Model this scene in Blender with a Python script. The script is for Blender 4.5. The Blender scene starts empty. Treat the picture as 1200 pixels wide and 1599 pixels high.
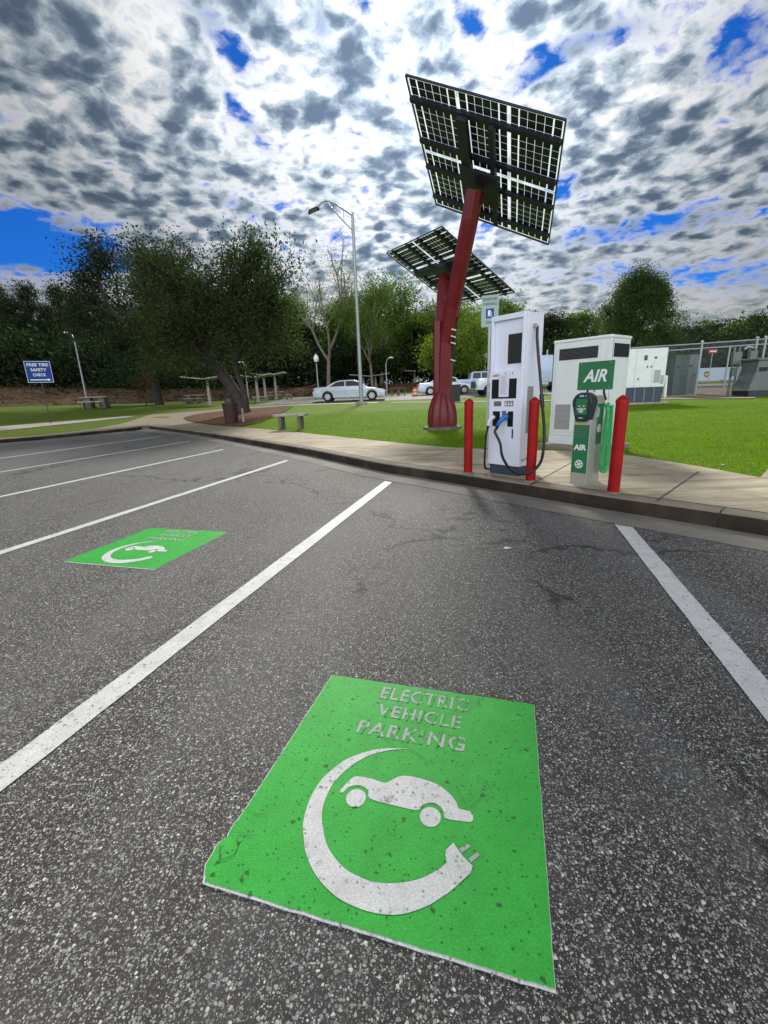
import bpy, bmesh, math, random
import numpy as np
from mathutils import Vector, Matrix
C = bpy.context.scene
COL = C.collection
PI = math.pi
# ---------------------------------------------------------------- camera
RC = [[0.9992877601109238, -0.009860260548307, -0.03642454878804089],      # right
      [-0.03773556005272574, -0.26111279821103606, -0.964570440205333],    # down
      [0.0, 0.9652579354101795, -0.261298905714658]]                       # forward
EYE = Vector((0, 0, 1.2)); FPX = 682.79
cam = bpy.data.cameras.new('camera'); camo = bpy.data.objects.new('camera', cam); COL.objects.link(camo)
r, d, f = [Vector(v) for v in RC]
camo.matrix_world = Matrix(((r.x, -d.x, -f.x, 0), (r.y, -d.y, -f.y, 0), (r.z, -d.z, -f.z, 1.2), (0, 0, 0, 1)))
cam.sensor_fit = 'VERTICAL'; cam.sensor_height = 24; cam.lens = 24 * FPX / 1599
cam.clip_start = 0.05; cam.clip_end = 3000
C.camera = camo
def ray(px, py):                       # direction seen at a point of the photograph
    a, b = (px - 600) / FPX, (py - 799.5) / FPX
    return (r * a + d * b + f)
def G(px, py, h=0.0):                  # the point at height h on that direction
    v = ray(px, py); t = (h - 1.2) / v.z
    return Vector((v.x * t, v.y * t, h))
# ---------------------------------------------------------------- sky and sun
sd = ray(655, 15).normalized()
SUN_EL, SUN_AZ = math.asin(sd.z), math.atan2(sd.x, sd.y)
SKY_STR, CLOUD_GAIN, SUN_STR = 0.10, 0.72, 3.0
w = bpy.data.worlds.new('World'); C.world = w; w.use_nodes = True
nt = w.node_tree; nt.nodes.clear()
class NT:
    def __init__(s, t): s.t = t
    def n(s, kind, **kw):
        x = s.t.nodes.new(kind)
        for k, v in kw.items():
            if k == 'ins':
                for a, b in v.items():
                    if isinstance(b, bpy.types.NodeSocket): s.t.links.new(b, x.inputs[a])
                    else: x.inputs[a].default_value = b
            else: setattr(x, k, v)
        return x
    def m(s, op, a, b=None, c=None, clamp=False):
        ins = {0: a}
        if b is not None: ins[1] = b
        if c is not None: ins[2] = c
        return s.n('ShaderNodeMath', operation=op, use_clamp=clamp, ins=ins).outputs[0]
    def vm(s, op, a, b=None, out=0, scale=None):
        ins = {0: a}
        if b is not None: ins[1] = b
        x = s.n('ShaderNodeVectorMath', operation=op, ins=ins)
        if scale is not None: x.inputs['Scale'].default_value = scale
        return x.outputs[out]
    def noise(s, vec, scale, detail=4, rough=.5, dist=0, out='Fac'):
        return s.n('ShaderNodeTexNoise', ins={'Vector': vec, 'Scale': scale, 'Detail': detail, 'Roughness': rough, 'Distortion': dist}).outputs[out]
    def vor(s, vec, scale, feature='F1', out='Distance', smooth=.5, rnd=1):
        x = s.n('ShaderNodeTexVoronoi', feature=feature, ins={'Vector': vec, 'Scale': scale, 'Randomness': rnd})
        if feature == 'SMOOTH_F1': x.inputs['Smoothness'].default_value = smooth
        return x.outputs[out]
    def ramp(s, fac, stops, interp='LINEAR'):
        x = s.n('ShaderNodeValToRGB', ins={'Fac': fac}); e = x.color_ramp; e.interpolation = interp
        while len(e.elements) < len(stops): e.elements.new(.5)
        for el, (p, c) in zip(e.elements, stops):
            el.position = p; el.color = (*c, 1) if len(c) == 3 else c
        return x.outputs[0]
    def mr(s, v, a, b, c=0, d_=1, smooth=True):
        return s.n('ShaderNodeMapRange', interpolation_type='SMOOTHSTEP' if smooth else 'LINEAR',
                   ins={'Value': v, 'From Min': a, 'From Max': b, 'To Min': c, 'To Max': d_}).outputs[0]
    def mix(s, fac, a, b, blend='MIX'):
        x = s.n('ShaderNodeMix', data_type='RGBA', blend_type=blend)
        for i, v in ((0, fac), (6, a), (7, b)):
            if isinstance(v, bpy.types.NodeSocket): s.t.links.new(v, x.inputs[i])
            else: x.inputs[i].default_value = v if i == 0 else (*v, 1)
        return x.outputs[2]
N = NT(nt)
tc = N.n('ShaderNodeTexCoord').outputs['Generated']
dirn = N.vm('NORMALIZE', tc)
sep = N.n('ShaderNodeSeparateXYZ', ins={0: dirn})
zc = N.m('ADD', N.m('MAXIMUM', sep.outputs[2], 0.0), 0.19)
p = N.n('ShaderNodeCombineXYZ', ins={0: N.m('DIVIDE', sep.outputs[0], zc), 1: N.m('DIVIDE', sep.outputs[1], zc), 2: 0.0}).outputs[0]
warp = N.vm('SUBTRACT', N.noise(p, 4.5, 3, .5, out='Color'), (0.5, 0.5, 0.5))
pw = N.vm('ADD', p, N.vm('SCALE', warp, scale=0.085))
warp2 = N.vm('SUBTRACT', N.noise(p, 17.0, 3, .6, out='Color'), (0.5, 0.5, 0.5))
pw = N.vm('ADD', pw, N.vm('SCALE', warp2, scale=0.040))
big = N.noise(p, 1.5, 4, .55)
v1 = N.vor(pw, 11.0, 'SMOOTH_F1', smooth=.25)
sunp = (sd.x / (sd.z + .19), sd.y / (sd.z + .19), 0)
tow = N.vm('SCALE', N.vm('NORMALIZE', N.vm('SUBTRACT', sunp, p)), scale=.026)
v1s = N.vor(N.vm('ADD', pw, tow), 11.0, 'SMOOTH_F1', smooth=.25)
v2 = N.vor(pw, 25.0, 'SMOOTH_F1', smooth=.3)
fine = N.noise(pw, 18.0, 8, .66)
mid = N.noise(pw, 5.0, 5, .6)
T = N.m('MULTIPLY_ADD', N.m('SUBTRACT', 0.42, v1), 1.15, 0.70)
T = N.m('ADD', T, N.m('MULTIPLY', N.m('SUBTRACT', 0.40, v2), 0.50))
T = N.m('ADD', T, N.m('MULTIPLY', N.m('SUBTRACT', v1, v1s), 0.95))
T = N.m('ADD', T, N.m('MULTIPLY', N.m('SUBTRACT', fine, 0.5), 1.25))
T = N.m('ADD', T, N.m('MULTIPLY', N.m('SUBTRACT', mid, 0.5), 0.75))
T = N.m('ADD', T, N.m('MULTIPLY', N.m('SUBTRACT', big, 0.5), 0.95))
T0 = T; T = N.m('ADD', 0.0, 0.0)
def plane_pt(px, py):
    v = ray(px, py).normalized(); z = max(v.z, 0) + .19
    return Vector((v.x / z, v.y / z))
def blob(T, c, e1, e2, amt):            # thins (or thickens) the cloud deck round c; e1, e2 are half-axes end points
    c0 = plane_pt(*c); a = plane_pt(*e1) - c0; b = plane_pt(*e2) - c0
    M = Matrix(((a.x, b.x), (a.y, b.y))).inverted()
    q = N.vm('SUBTRACT', pw, (c0.x, c0.y, 0))
    u = N.vm('DOT_PRODUCT', q, (M[0][0], M[0][1], 0), out=1); v = N.vm('DOT_PRODUCT', q, (M[1][0], M[1][1], 0), out=1)
    r2 = N.m('ADD', N.m('MULTIPLY', u, u), N.m('MULTIPLY', v, v))
    g = N.m('POWER', 2.718, N.m('MULTIPLY', r2, -1.0))
    return N.m('ADD', T, N.m('MULTIPLY', g, amt))
for c, e1, e2, amt in [((20, 378), (190, 405), (20, 335), -1.5), ((330, 40), (400, 110), (350, 15), -.50),
                       ((500, 35), (500, 75), (520, 35), -.6), ((730, 30), (760, 60), (745, 10), -.42),
                       ((850, 105), (930, 60), (860, 125), -.60), ((1150, 75), (1230, 40), (1140, 120), -.62),
                       ((960, 55), (1040, 30), (960, 80), -.42),
                       ((1000, 355), (1160, 330), (1000, 375), -.62), ((880, 290), (940, 275), (880, 310), -.5),
                       ((1100, 430), (1400, 440), (1100, 404), -.40), ((380, 325), (430, 345), (380, 312), -.42),
                       ((385, 190), (420, 240), (400, 185), -.42), ((1010, 180), (1090, 160), (1010, 230), .35),
                       ((200, 130), (360, 200), (170, 220), .22), ((500, 120), (560, 170), (480, 160), .30),
                       ((60, 30), (200, 60), (60, 150), .15)]:
    T = blob(T, c, e1, e2, amt)
lowz = N.mr(sep.outputs[2], .30, .06)
HO = T
T0 = N.m('ADD', N.m('MULTIPLY', N.m('SUBTRACT', T0, .50), N.m('SUBTRACT', 1.0, N.m('MULTIPLY', lowz, .62))), .50)
alpha = N.mr(N.m('ADD', N.m('ADD', N.m('MULTIPLY', T0, .55), .20), N.m('MULTIPLY', HO, .72)), 0.03, 0.42)
T = N.m('ADD', T0, N.m('MULTIPLY', HO, .55))
T = N.m('SUBTRACT', T, N.m('MULTIPLY', lowz, .12))
sunv = N.vm('DOT_PRODUCT', dirn, tuple(sd), out=1)
g1 = N.m('POWER', N.m('MAXIMUM', sunv, 0.0), 12.0)
g2 = N.m('POWER', N.m('MAXIMUM', sunv, 0.0), 3.0)
ccol = N.ramp(T, [(0.15, (1.0, 1.0, 1.0)), (0.30, (.88, .90, .91)), (0.46, (.62, .69, .75)), (0.66, (.34, .42, .51)), (0.82, (.19, .25, .335)), (1.0, (.12, .17, .25))])
gain = N.m('ADD', N.m('ADD', 0.37, N.m('MULTIPLY', g2, 0.32)), N.m('MULTIPLY', g1, 1.15))
# clouds opposite the sun: front-lit, plus gain added as fill from behind the camera
back = N.mr(sunv, 0.25, -0.6)
gain = N.m('ADD', gain, N.m('MULTIPLY', back, 2.7))
ccol = N.mix(N.m('MULTIPLY', back, 0.75), ccol, (.95, .97, 1.0))
ccol = N.vm('SCALE', ccol, scale=1.0); ccol.node.inputs['Scale'].default_value = 1
nt.links.new(N.m('MULTIPLY', gain, CLOUD_GAIN), ccol.node.inputs['Scale'])
sky = N.n('ShaderNodeTexSky', sky_type='NISHITA', sun_disc=False, sun_elevation=SUN_EL, sun_rotation=SUN_AZ, altitude=100, air_density=1.0, dust_density=0.2, ozone_density=2.5).outputs[0]
skyt = N.mix(1.0, sky, (.045, .27, .72), 'MULTIPLY')
bg1 = N.n('ShaderNodeBackground', ins={'Color': skyt, 'Strength': SKY_STR})
bg2 = N.n('ShaderNodeBackground', ins={'Color': ccol, 'Strength': 1.0})
mx = N.n('ShaderNodeMixShader', ins={0: alpha, 1: bg1.outputs[0], 2: bg2.outputs[0]})
N.n('ShaderNodeOutputWorld', ins={'Surface': mx.outputs[0]})
try: w.cycles.sampling_method = 'MANUAL'; w.cycles.sample_map_resolution = 1024
except Exception: pass
sun = bpy.data.lights.new('sun', 'SUN'); sun.energy = SUN_STR; sun.angle = math.radians(8); sun.color = (1, .95, .86)
suno = bpy.data.objects.new('sun', sun); COL.objects.link(suno)
suno.rotation_euler = sd.to_track_quat('Z', 'Y').to_euler()
vs = C.view_settings; vs.view_transform = 'Standard'; vs.look = 'None'; vs.gamma = 1; vs.use_curve_mapping = False; vs.exposure = 0.36
C.cycles.max_bounces = 6; C.cycles.transparent_max_bounces = 24

# ---------------------------------------------------------------- materials
MAT = {}
def mat(name, col=(.5, .5, .5), rough=.6, metal=0, spec=.5, var=0.0, vscale=8.0, bump=0.0, bscale=60.0, coat=0, emit=None, trans=0):
    if name in MAT: return MAT[name]
    m = bpy.data.materials.new(name); m.use_nodes = True; t = m.node_tree; t.nodes.clear(); n = NT(t)
    b = n.n('ShaderNodeBsdfPrincipled', ins={'Roughness': rough, 'Metallic': metal, 'Specular IOR Level': spec, 'Coat Weight': coat})
    o = n.n('ShaderNodeTexCoord').outputs['Object']
    if var:
        k = n.noise(o, vscale, 5, .6)
        k2 = n.mr(k, .3, .72, 1 - var, 1 + var * .5)
        c = n.vm('SCALE', col); t.links.new(k2, c.node.inputs['Scale']); t.links.new(c, b.inputs['Base Color'])
    else: b.inputs['Base Color'].default_value = (*col, 1)
    if bump:
        bp = n.n('ShaderNodeBump', ins={'Strength': bump, 'Distance': .01, 'Height': n.noise(o, bscale, 4, .6)})
        t.links.new(bp.outputs[0], b.inputs['Normal'])
    if emit: b.inputs['Emission Color'].default_value = (*emit[:3], 1); b.inputs['Emission Strength'].default_value = emit[3]
    if trans: b.inputs['Transmission Weight'].default_value = trans
    n.n('ShaderNodeOutputMaterial', ins={'Surface': b.outputs[0]})
    MAT[name] = m; return m
def nodemat(name):
    m = bpy.data.materials.new(name); m.use_nodes = True; t = m.node_tree; t.nodes.clear(); n = NT(t); MAT[name] = m
    b = n.n('ShaderNodeBsdfPrincipled'); n.n('ShaderNodeOutputMaterial', ins={'Surface': b.outputs[0]})
    g = n.n('ShaderNodeNewGeometry').outputs['Position']
    return m, n, b, g
def setc(n, b, c): n.t.links.new(c, b.inputs['Base Color'])

# asphalt: dark binder with pale aggregate stones
m, n, b, g = nodemat('asphalt')
g2_ = n.vm('ADD', g, n.vm('SCALE', n.vm('SUBTRACT', n.noise(g, 120, 2, out='Color'), (.5, .5, .5)), scale=.006))
def stones(scale, thr0, thr1, seedoff):
    gg = n.vm('ADD', g2_, (seedoff, seedoff * .7, 0))
    dd = n.vor(gg, scale); cc = n.vor(gg, scale, out='Color')
    s = n.n('ShaderNodeSeparateColor', ins={0: cc})
    size = n.mr(s.outputs[0], 0, 1, thr0, thr1, smooth=False)
    mask = n.mr(n.m('SUBTRACT', size, dd), -.03, .05)
    return mask, s, dd
mk1, s1, d1 = stones(128, -.02, .66, 0)
mk2, s2, d2 = stones(250, .12, .64, 3.3)
tint1 = n.ramp(s1.outputs[1], [(0, (.055, .05, .05)), (.3, (.13, .125, .11)), (.5, (.26, .27, .24)), (.7, (.34, .35, .36)), (.85, (.48, .43, .32)), (1, (.80, .81, .76))])
tint2 = n.ramp(s2.outputs[1], [(0, (.05, .045, .045)), (.4, (.14, .135, .13)), (.7, (.29, .285, .27)), (1, (.66, .66, .62))])
base = n.ramp(n.noise(g, 400, 3, .6), [(.3, (.018, .015, .015)), (.7, (.052, .044, .043))])
c = n.mix(mk2, base, tint2); c = n.mix(mk1, c, tint1)
wear = n.noise(g, 0.55, 6, .6, .6)
c = n.mix(n.mr(wear, .40, .70, 0, .45), c, (.17, .16, .15))
farx = n.n('ShaderNodeSeparateXYZ', ins={0: g})
pol = n.m('MULTIPLY', n.mr(n.noise(n.n('ShaderNodeMapping', ins={'Vector': g, 'Rotation': (0, 0, math.radians(16)), 'Scale': (1.3, .25, 1)}).outputs[0], 1.1, 4, .6), .42, .66), .30)
c = n.mix(pol, c, (.20, .195, .195))
# oil stains in the bay, where cars stand
ox = G(735, 815); q = n.vm('SUBTRACT', g, tuple(ox)); sx = n.n('ShaderNodeSeparateXYZ', ins={0: q})
rr = n.m('ADD', n.m('POWER', n.m('DIVIDE', sx.outputs[0], .62), 2.0), n.m('POWER', n.m('DIVIDE', sx.outputs[1], 1.0), 2.0))
oil = n.m('MULTIPLY', n.mr(n.noise(g, 5.5, 4, .6), .53, .62), n.mr(rr, 1.0, .2))
oil2 = n.m('MULTIPLY', n.mr(n.noise(g, 1.3, 5, .65), .60, .72), .35)
c = n.mix(n.m('MULTIPLY', oil, .72), c, (.020, .018, .017)); c = n.mix(oil2, c, (.035, .032, .03))
vd = n.m('ADD', n.vor(n.vm('ADD', g, n.vm('SCALE', n.vm('SUBTRACT', n.noise(g, 1.2, 5, .6, out='Color'), (.5, .5, .5)), scale=1.6)), .22, 'DISTANCE_TO_EDGE'), 0)
crack = n.m('MULTIPLY', n.mr(vd, .008, .002), n.mr(n.noise(g, .9, 3), .42, .55))
c = n.mix(n.m('MULTIPLY', crack, .75), c, (.012, .011, .01))
setc(n, b, c)
hgt = n.m('ADD', n.m('MULTIPLY', mk1, n.m('SUBTRACT', .8, d1)), n.m('MULTIPLY', mk2, .35))
bp = n.n('ShaderNodeBump', ins={'Strength': .55, 'Distance': .006, 'Height': hgt}); n.t.links.new(bp.outputs[0], b.inputs['Normal'])
b.inputs['Roughness'].default_value = .75; b.inputs['Specular IOR Level'].default_value = .35
# concrete
def concrete(name, c1, c2, c3, stain=.5, streak=None, joints=None):
    m, n, b, g = nodemat(name)
    a = n.noise(g, 1.3, 7, .65, .4); c = n.ramp(a, [(.3, c1), (.5, c2), (.72, c3)])
    c = n.mix(n.mr(n.noise(g, 40, 4, .7), .45, .8, 0, .35), c, tuple(x * .55 for x in c1))
    if stain: c = n.mix(n.m('MULTIPLY', n.mr(n.noise(g, .8, 6, .7, 1.0), .52, .68), stain), c, (.30, .17, .085))
    if streak:
        mp = n.n('ShaderNodeMapping', ins={'Vector': g, 'Rotation': (0, 0, streak), 'Scale': (.35, 5, 1)}).outputs[0]
        c = n.mix(n.mr(n.noise(mp, 1.5, 5, .65), .45, .7, 0, .55), c, (.075, .062, .048))
    if streak:      # tree shade painted into the slab colour, deepening towards the left
        sx = n.n('ShaderNodeSeparateXYZ', ins={0: g}); shade_x = n.m('ADD', sx.outputs[0], n.m('MULTIPLY', n.noise(g, .5, 4, .6), 3.0)); c = n.mix(n.mr(shade_x, .5, -5.5, 0, .62), c, (.13, .105, .08))
    setc(n, b, c); b.inputs['Roughness'].default_value = .8; b.inputs['Specular IOR Level'].default_value = .3
    bp = n.n('ShaderNodeBump', ins={'Strength': .25, 'Distance': .004, 'Height': n.noise(g, 150, 4, .7)}); n.t.links.new(bp.outputs[0], b.inputs['Normal'])
    return m
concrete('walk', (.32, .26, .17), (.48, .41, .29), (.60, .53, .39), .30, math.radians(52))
concrete('kerb_face_shade', (.012, .009, .007), (.026, .020, .015), (.07, .055, .04), .1)  # kerb face: its shade is put into the dark base colour
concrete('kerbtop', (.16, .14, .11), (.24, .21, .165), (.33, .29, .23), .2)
concrete('gutter', (.14, .13, .115), (.21, .195, .17), (.28, .26, .225), .1)
concrete('slab', (.30, .28, .24), (.38, .35, .30), (.44, .41, .36), .1)
# white road paint / green marking
def paint(name, col, spots, dark, wearcol, wr=.25):
    m, n, b, g = nodemat(name)
    c = n.ramp(n.noise(g, 9, 6, .65), [(.3, tuple(x * .82 for x in col)), (.7, tuple(min(1, x * 1.08) for x in col))])
    c = n.mix(n.mr(n.noise(g, 30, 5, .7), .54, .72, 0, wr), c, wearcol)
    s = n.vor(n.vm('ADD', g, n.vm('SCALE', n.noise(g, 60, 3, out='Color'), scale=.02)), 28); se = n.n('ShaderNodeSeparateColor', ins={0: n.vor(g, 28, out='Color')})
    sp = n.m('MULTIPLY', n.mr(s, .26, .12), n.mr(se.outputs[0], 1 - spots, 1 - spots + .02))
    c = n.mix(n.m('MULTIPLY', sp, .85), c, dark)
    s3 = n.vor(g, 75); e3 = n.n('ShaderNodeSeparateColor', ins={0: n.vor(g, 75, out='Color')})
    sp3 = n.m('MULTIPLY', n.mr(s3, .34, .2), n.mr(e3.outputs[1], 1 - spots, 1 - spots + .02))
    c = n.mix(n.m('MULTIPLY', sp3, .7), c, dark)
    grit = n.vor(g, 170)
    c = n.mix(n.mr(grit, .2, .6, 0, .30), c, tuple(x * .40 for x in col))
    c = n.mix(n.mr(n.noise(g, 260, 3, .8), .52, .70, 0, .40), c, tuple(x * .42 for x in col))
    c = n.mix(n.mr(n.noise(g, 5, 6, .75), .55, .75, 0, .30), c, tuple(x * .55 for x in col))
    setc(n, b, c)
    bp = n.n('ShaderNodeBump', ins={'Strength': .4, 'Distance': .003, 'Height': n.m('ADD', n.noise(g, 190, 4, .8), n.m('MULTIPLY', grit, .6))}); n.t.links.new(bp.outputs[0], b.inputs['Normal'])
    b.inputs['Roughness'].default_value = .55; b.inputs['Specular IOR Level'].default_value = .3
    return m
paint('green_paint', (.042, .52, .058), .30, (.01, .045, .012), (.02, .20, .03), .3)
paint('white_paint', (.82, .82, .81), .22, (.12, .11, .10), (.26, .25, .24), .8)
paint('worn_white', (.55, .54, .54), .30, (.05, .13, .05), (.10, .27, .10), .7)
# lawn
def lawnmat(name, c1, c2, c3, dry, stripe):
    m, n, b, g = nodemat(name)
    c = n.ramp(n.noise(g, 26, 6, .75), [(.3, c1), (.5, c2), (.72, c3)])
    c = n.mix(n.mr(n.noise(g, .45, 5, .6), .42, .72, 0, dry), c, (.20, .20, .035))
    mp = n.n('ShaderNodeMapping', ins={'Vector': g, 'Rotation': (0, 0, .12), 'Scale': (.25, 2.6, 1)}).outputs[0]
    c = n.mix(n.mr(n.noise(mp, 1.4, 4, .7), .45, .7, 0, stripe), c, tuple(x * .45 for x in c2))
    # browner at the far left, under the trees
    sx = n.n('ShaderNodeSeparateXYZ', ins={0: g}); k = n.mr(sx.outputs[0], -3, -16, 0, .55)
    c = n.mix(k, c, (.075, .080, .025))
    setc(n, b, c); b.inputs['Roughness'].default_value = .85; b.inputs['Specular IOR Level'].default_value = .1
    mp2 = n.n('ShaderNodeMapping', ins={'Vector': g, 'Rotation': (0, 0, -.1), 'Scale': (.5, 7, 1)}).outputs[0]
    c = n.mix(n.mr(n.noise(mp2, 1.2, 5, .75), .5, .72, 0, .45), c, (.045, .075, .004)); setc(n, b, c)
    bp = n.n('ShaderNodeBump', ins={'Strength': .8, 'Distance': .04, 'Height': n.noise(g, 45, 5, .75)}); n.t.links.new(bp.outputs[0], b.inputs['Normal'])
    return m
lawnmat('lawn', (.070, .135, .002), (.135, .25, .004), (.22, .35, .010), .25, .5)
def leafmat(name, c1, c2, tr=.35):
    m = bpy.data.materials.new(name); m.use_nodes = True; t = m.node_tree; t.nodes.clear(); n = NT(t); MAT[name] = m
    g = n.n('ShaderNodeNewGeometry').outputs['Position']
    rnd = n.n('ShaderNodeNewGeometry').outputs['Random Per Island']
    k = n.m('ADD', n.m('MULTIPLY', n.noise(g, 1.1, 3, .6), .6), n.m('MULTIPLY', rnd, .45))
    c = n.ramp(k, [(.25, c1), (.75, c2)])
    d1 = n.n('ShaderNodeBsdfPrincipled', ins={'Base Color': c, 'Roughness': .7, 'Specular IOR Level': .12})
    d2 = n.n('ShaderNodeBsdfTranslucent', ins={'Color': n.mix(1.0, c, (1.3, 1.5, .6), 'MULTIPLY')})
    x = n.n('ShaderNodeMixShader', ins={0: tr, 1: d1.outputs[0], 2: d2.outputs[0]})
    n.n('ShaderNodeOutputMaterial', ins={'Surface': x.outputs[0]}); return m
leafmat('leaf_dark', (.010, .020, .011), (.030, .048, .019), .22)
leafmat('leaf_oak', (.018, .032, .014), (.058, .082, .028), .34)
leafmat('leaf_mid', (.045, .085, .020), (.13, .20, .040), .45)
leafmat('leaf_egg', (.025, .050, .018), (.080, .125, .035), .38)
leafmat('leaf_light', (.07, .12, .022), (.20, .27, .05), .5)
leafmat('leaf_pale', (.14, .15, .10), (.27, .27, .19), .4)
leafmat('leaf_brown', (.055, .032, .02), (.13, .08, .04), .3)
leafmat('grass_blade', (.085, .17, .003), (.21, .35, .010), .45)
mat('bark', (.045, .036, .030), .9, var=.4, vscale=6, bump=.8, bscale=18)
mat('bark_pale', (.22, .19, .155), .9, var=.35, vscale=5, bump=.6, bscale=14)
def groundmat(name, stops, sc):
    m, n, b, g = nodemat(name); gg = n.vm('ADD', g, n.vm('SCALE', n.noise(g, sc, 2, out='Color'), scale=.1))
    cc = n.n('ShaderNodeSeparateColor', ins={0: n.vor(gg, sc, out='Color')}).outputs[0]
    c = n.ramp(n.m('ADD', n.m('MULTIPLY', cc, .5), n.m('MULTIPLY', n.noise(g, sc * .2, 5, .7), .5)), stops)
    setc(n, b, c); b.inputs['Roughness'].default_value = .9; b.inputs['Specular IOR Level'].default_value = .15
    bp = n.n('ShaderNodeBump', ins={'Strength': 1, 'Distance': .04, 'Height': cc}); n.t.links.new(bp.outputs[0], b.inputs['Normal'])
groundmat('mulch', [(.2, (.035, .014, .007)), (.5, (.13, .055, .025)), (.85, (.26, .14, .07))], 16)
groundmat('bankmat', [(.2, (.050, .030, .018)), (.5, (.12, .075, .045)), (.8, (.19, .13, .075))], 3)
groundmat('gravel', [(.2, (.07, .05, .035)), (.5, (.16, .12, .085)), (.8, (.25, .20, .15))], 7)
mat('red_paint', (.33, .003, .004), .45, spec=.25, var=.22, vscale=6, bump=.1)
mat('solar_red', (.15, .009, .014), .38, spec=.35, var=.2, vscale=3, coat=.1)
mat('white_enclosure', (.77, .81, .94), .35, var=.05, vscale=3)
mat('white_cabinet', (.74, .79, .80), .4, var=.06, vscale=2.5)
mat('louvre_grey', (.36, .38, .39), .5)
mat('dark_panel', (.006, .006, .014), .35, spec=.3)
mat('screen_glass', (.006, .010, .009), .12, spec=.3)
mat('head_teal', (.006, .022, .034), .35)
mat('plinth_blue', (.030, .050, .085), .5)
mat('rubber', (.012, .012, .016), .45)
mat('paper', (.72, .74, .84), .7)
mat('ink', (.05, .05, .07), .7)
mat('logo_red', (.65, .02, .03), .5)
mat('label_grey', (.12, .13, .15), .5)
mat('connector_blue', (.02, .17, .55), .3)
mat('connector_white', (.70, .72, .70), .35)
mat('steel', (.42, .42, .40), .42, metal=.35, var=.12, vscale=4)
mat('galv', (.33, .37, .39), .42, metal=.3, var=.12, vscale=1.5)
mat('dark_metal', (.035, .037, .040), .5, metal=.3)
mat('sign_green', (.010, .17, .055), .4, var=.06)
mat('sign_white', (.78, .80, .80), .45)
mat('sign_blue', (.003, .04, .24), .5, spec=.25)
mat('sign_grey', (.30, .42, .40), .5)
mat('yellow', (.65, .55, .04), .5)
mat('hose_green', (.05, .72, .22), .2, trans=.55)
mat('cell', (.010, .013, .030), .35)
mat('cell_frame', (.013, .018, .032), .45)
mat('concrete_obj', (.34, .32, .28), .85, var=.3, vscale=4, bump=.3)
mat('concrete_dark', (.15, .135, .115), .85, var=.3, vscale=4, bump=.3)
mat('trash_maroon', (.045, .012, .016), .5, var=.2)
mat('trash_dark', (.012, .014, .022), .45)
mat('car_white', (.60, .68, .78), .22, spec=.6, coat=.6)
mat('car_glass', (.010, .015, .02), .08, spec=.4)
mat('truck_blue', (.40, .52, .68), .3, coat=.4)
mat('tyre', (.015, .015, .015), .8)
mat('rim', (.45, .46, .48), .3, metal=.6)
mat('tail_red', (.45, .01, .01), .3)
mat('lamp_clear', (.75, .76, .74), .15)
mat('globe', (.85, .86, .86), .3)
mat('orange', (.70, .12, .02), .5)
mat('wood_red', (.22, .07, .04), .7, var=.3)
mat('transformer_green', (.035, .075, .065), .5, var=.15)
mat('transformer_grey', (.13, .16, .16), .5, var=.15)
mat('trailer_pale', (.34, .44, .52), .4)
mat('brown_mark', (.13, .065, .02), .5)
mat('rust', (.18, .09, .05), .8, var=.4)
m = bpy.data.materials.new('panel_glass'); m.use_nodes = True; t = m.node_tree; t.nodes.clear(); n = NT(t); MAT['panel_glass'] = m
a_ = n.n('ShaderNodeBsdfTransparent', ins={'Color': (.93, .97, .95, 1)}); b_ = n.n('ShaderNodeBsdfTranslucent', ins={'Color': (.88, .93, .92, 1)})
c_ = n.n('ShaderNodeBsdfGlossy', ins={'Roughness': .08})
x_ = n.n('ShaderNodeMixShader', ins={0: .42, 1: a_.outputs[0], 2: b_.outputs[0]}); y_ = n.n('ShaderNodeMixShader', ins={0: .04, 1: x_.outputs[0], 2: c_.outputs[0]})
n.n('ShaderNodeOutputMaterial', ins={'Surface': y_.outputs[0]})

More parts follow.
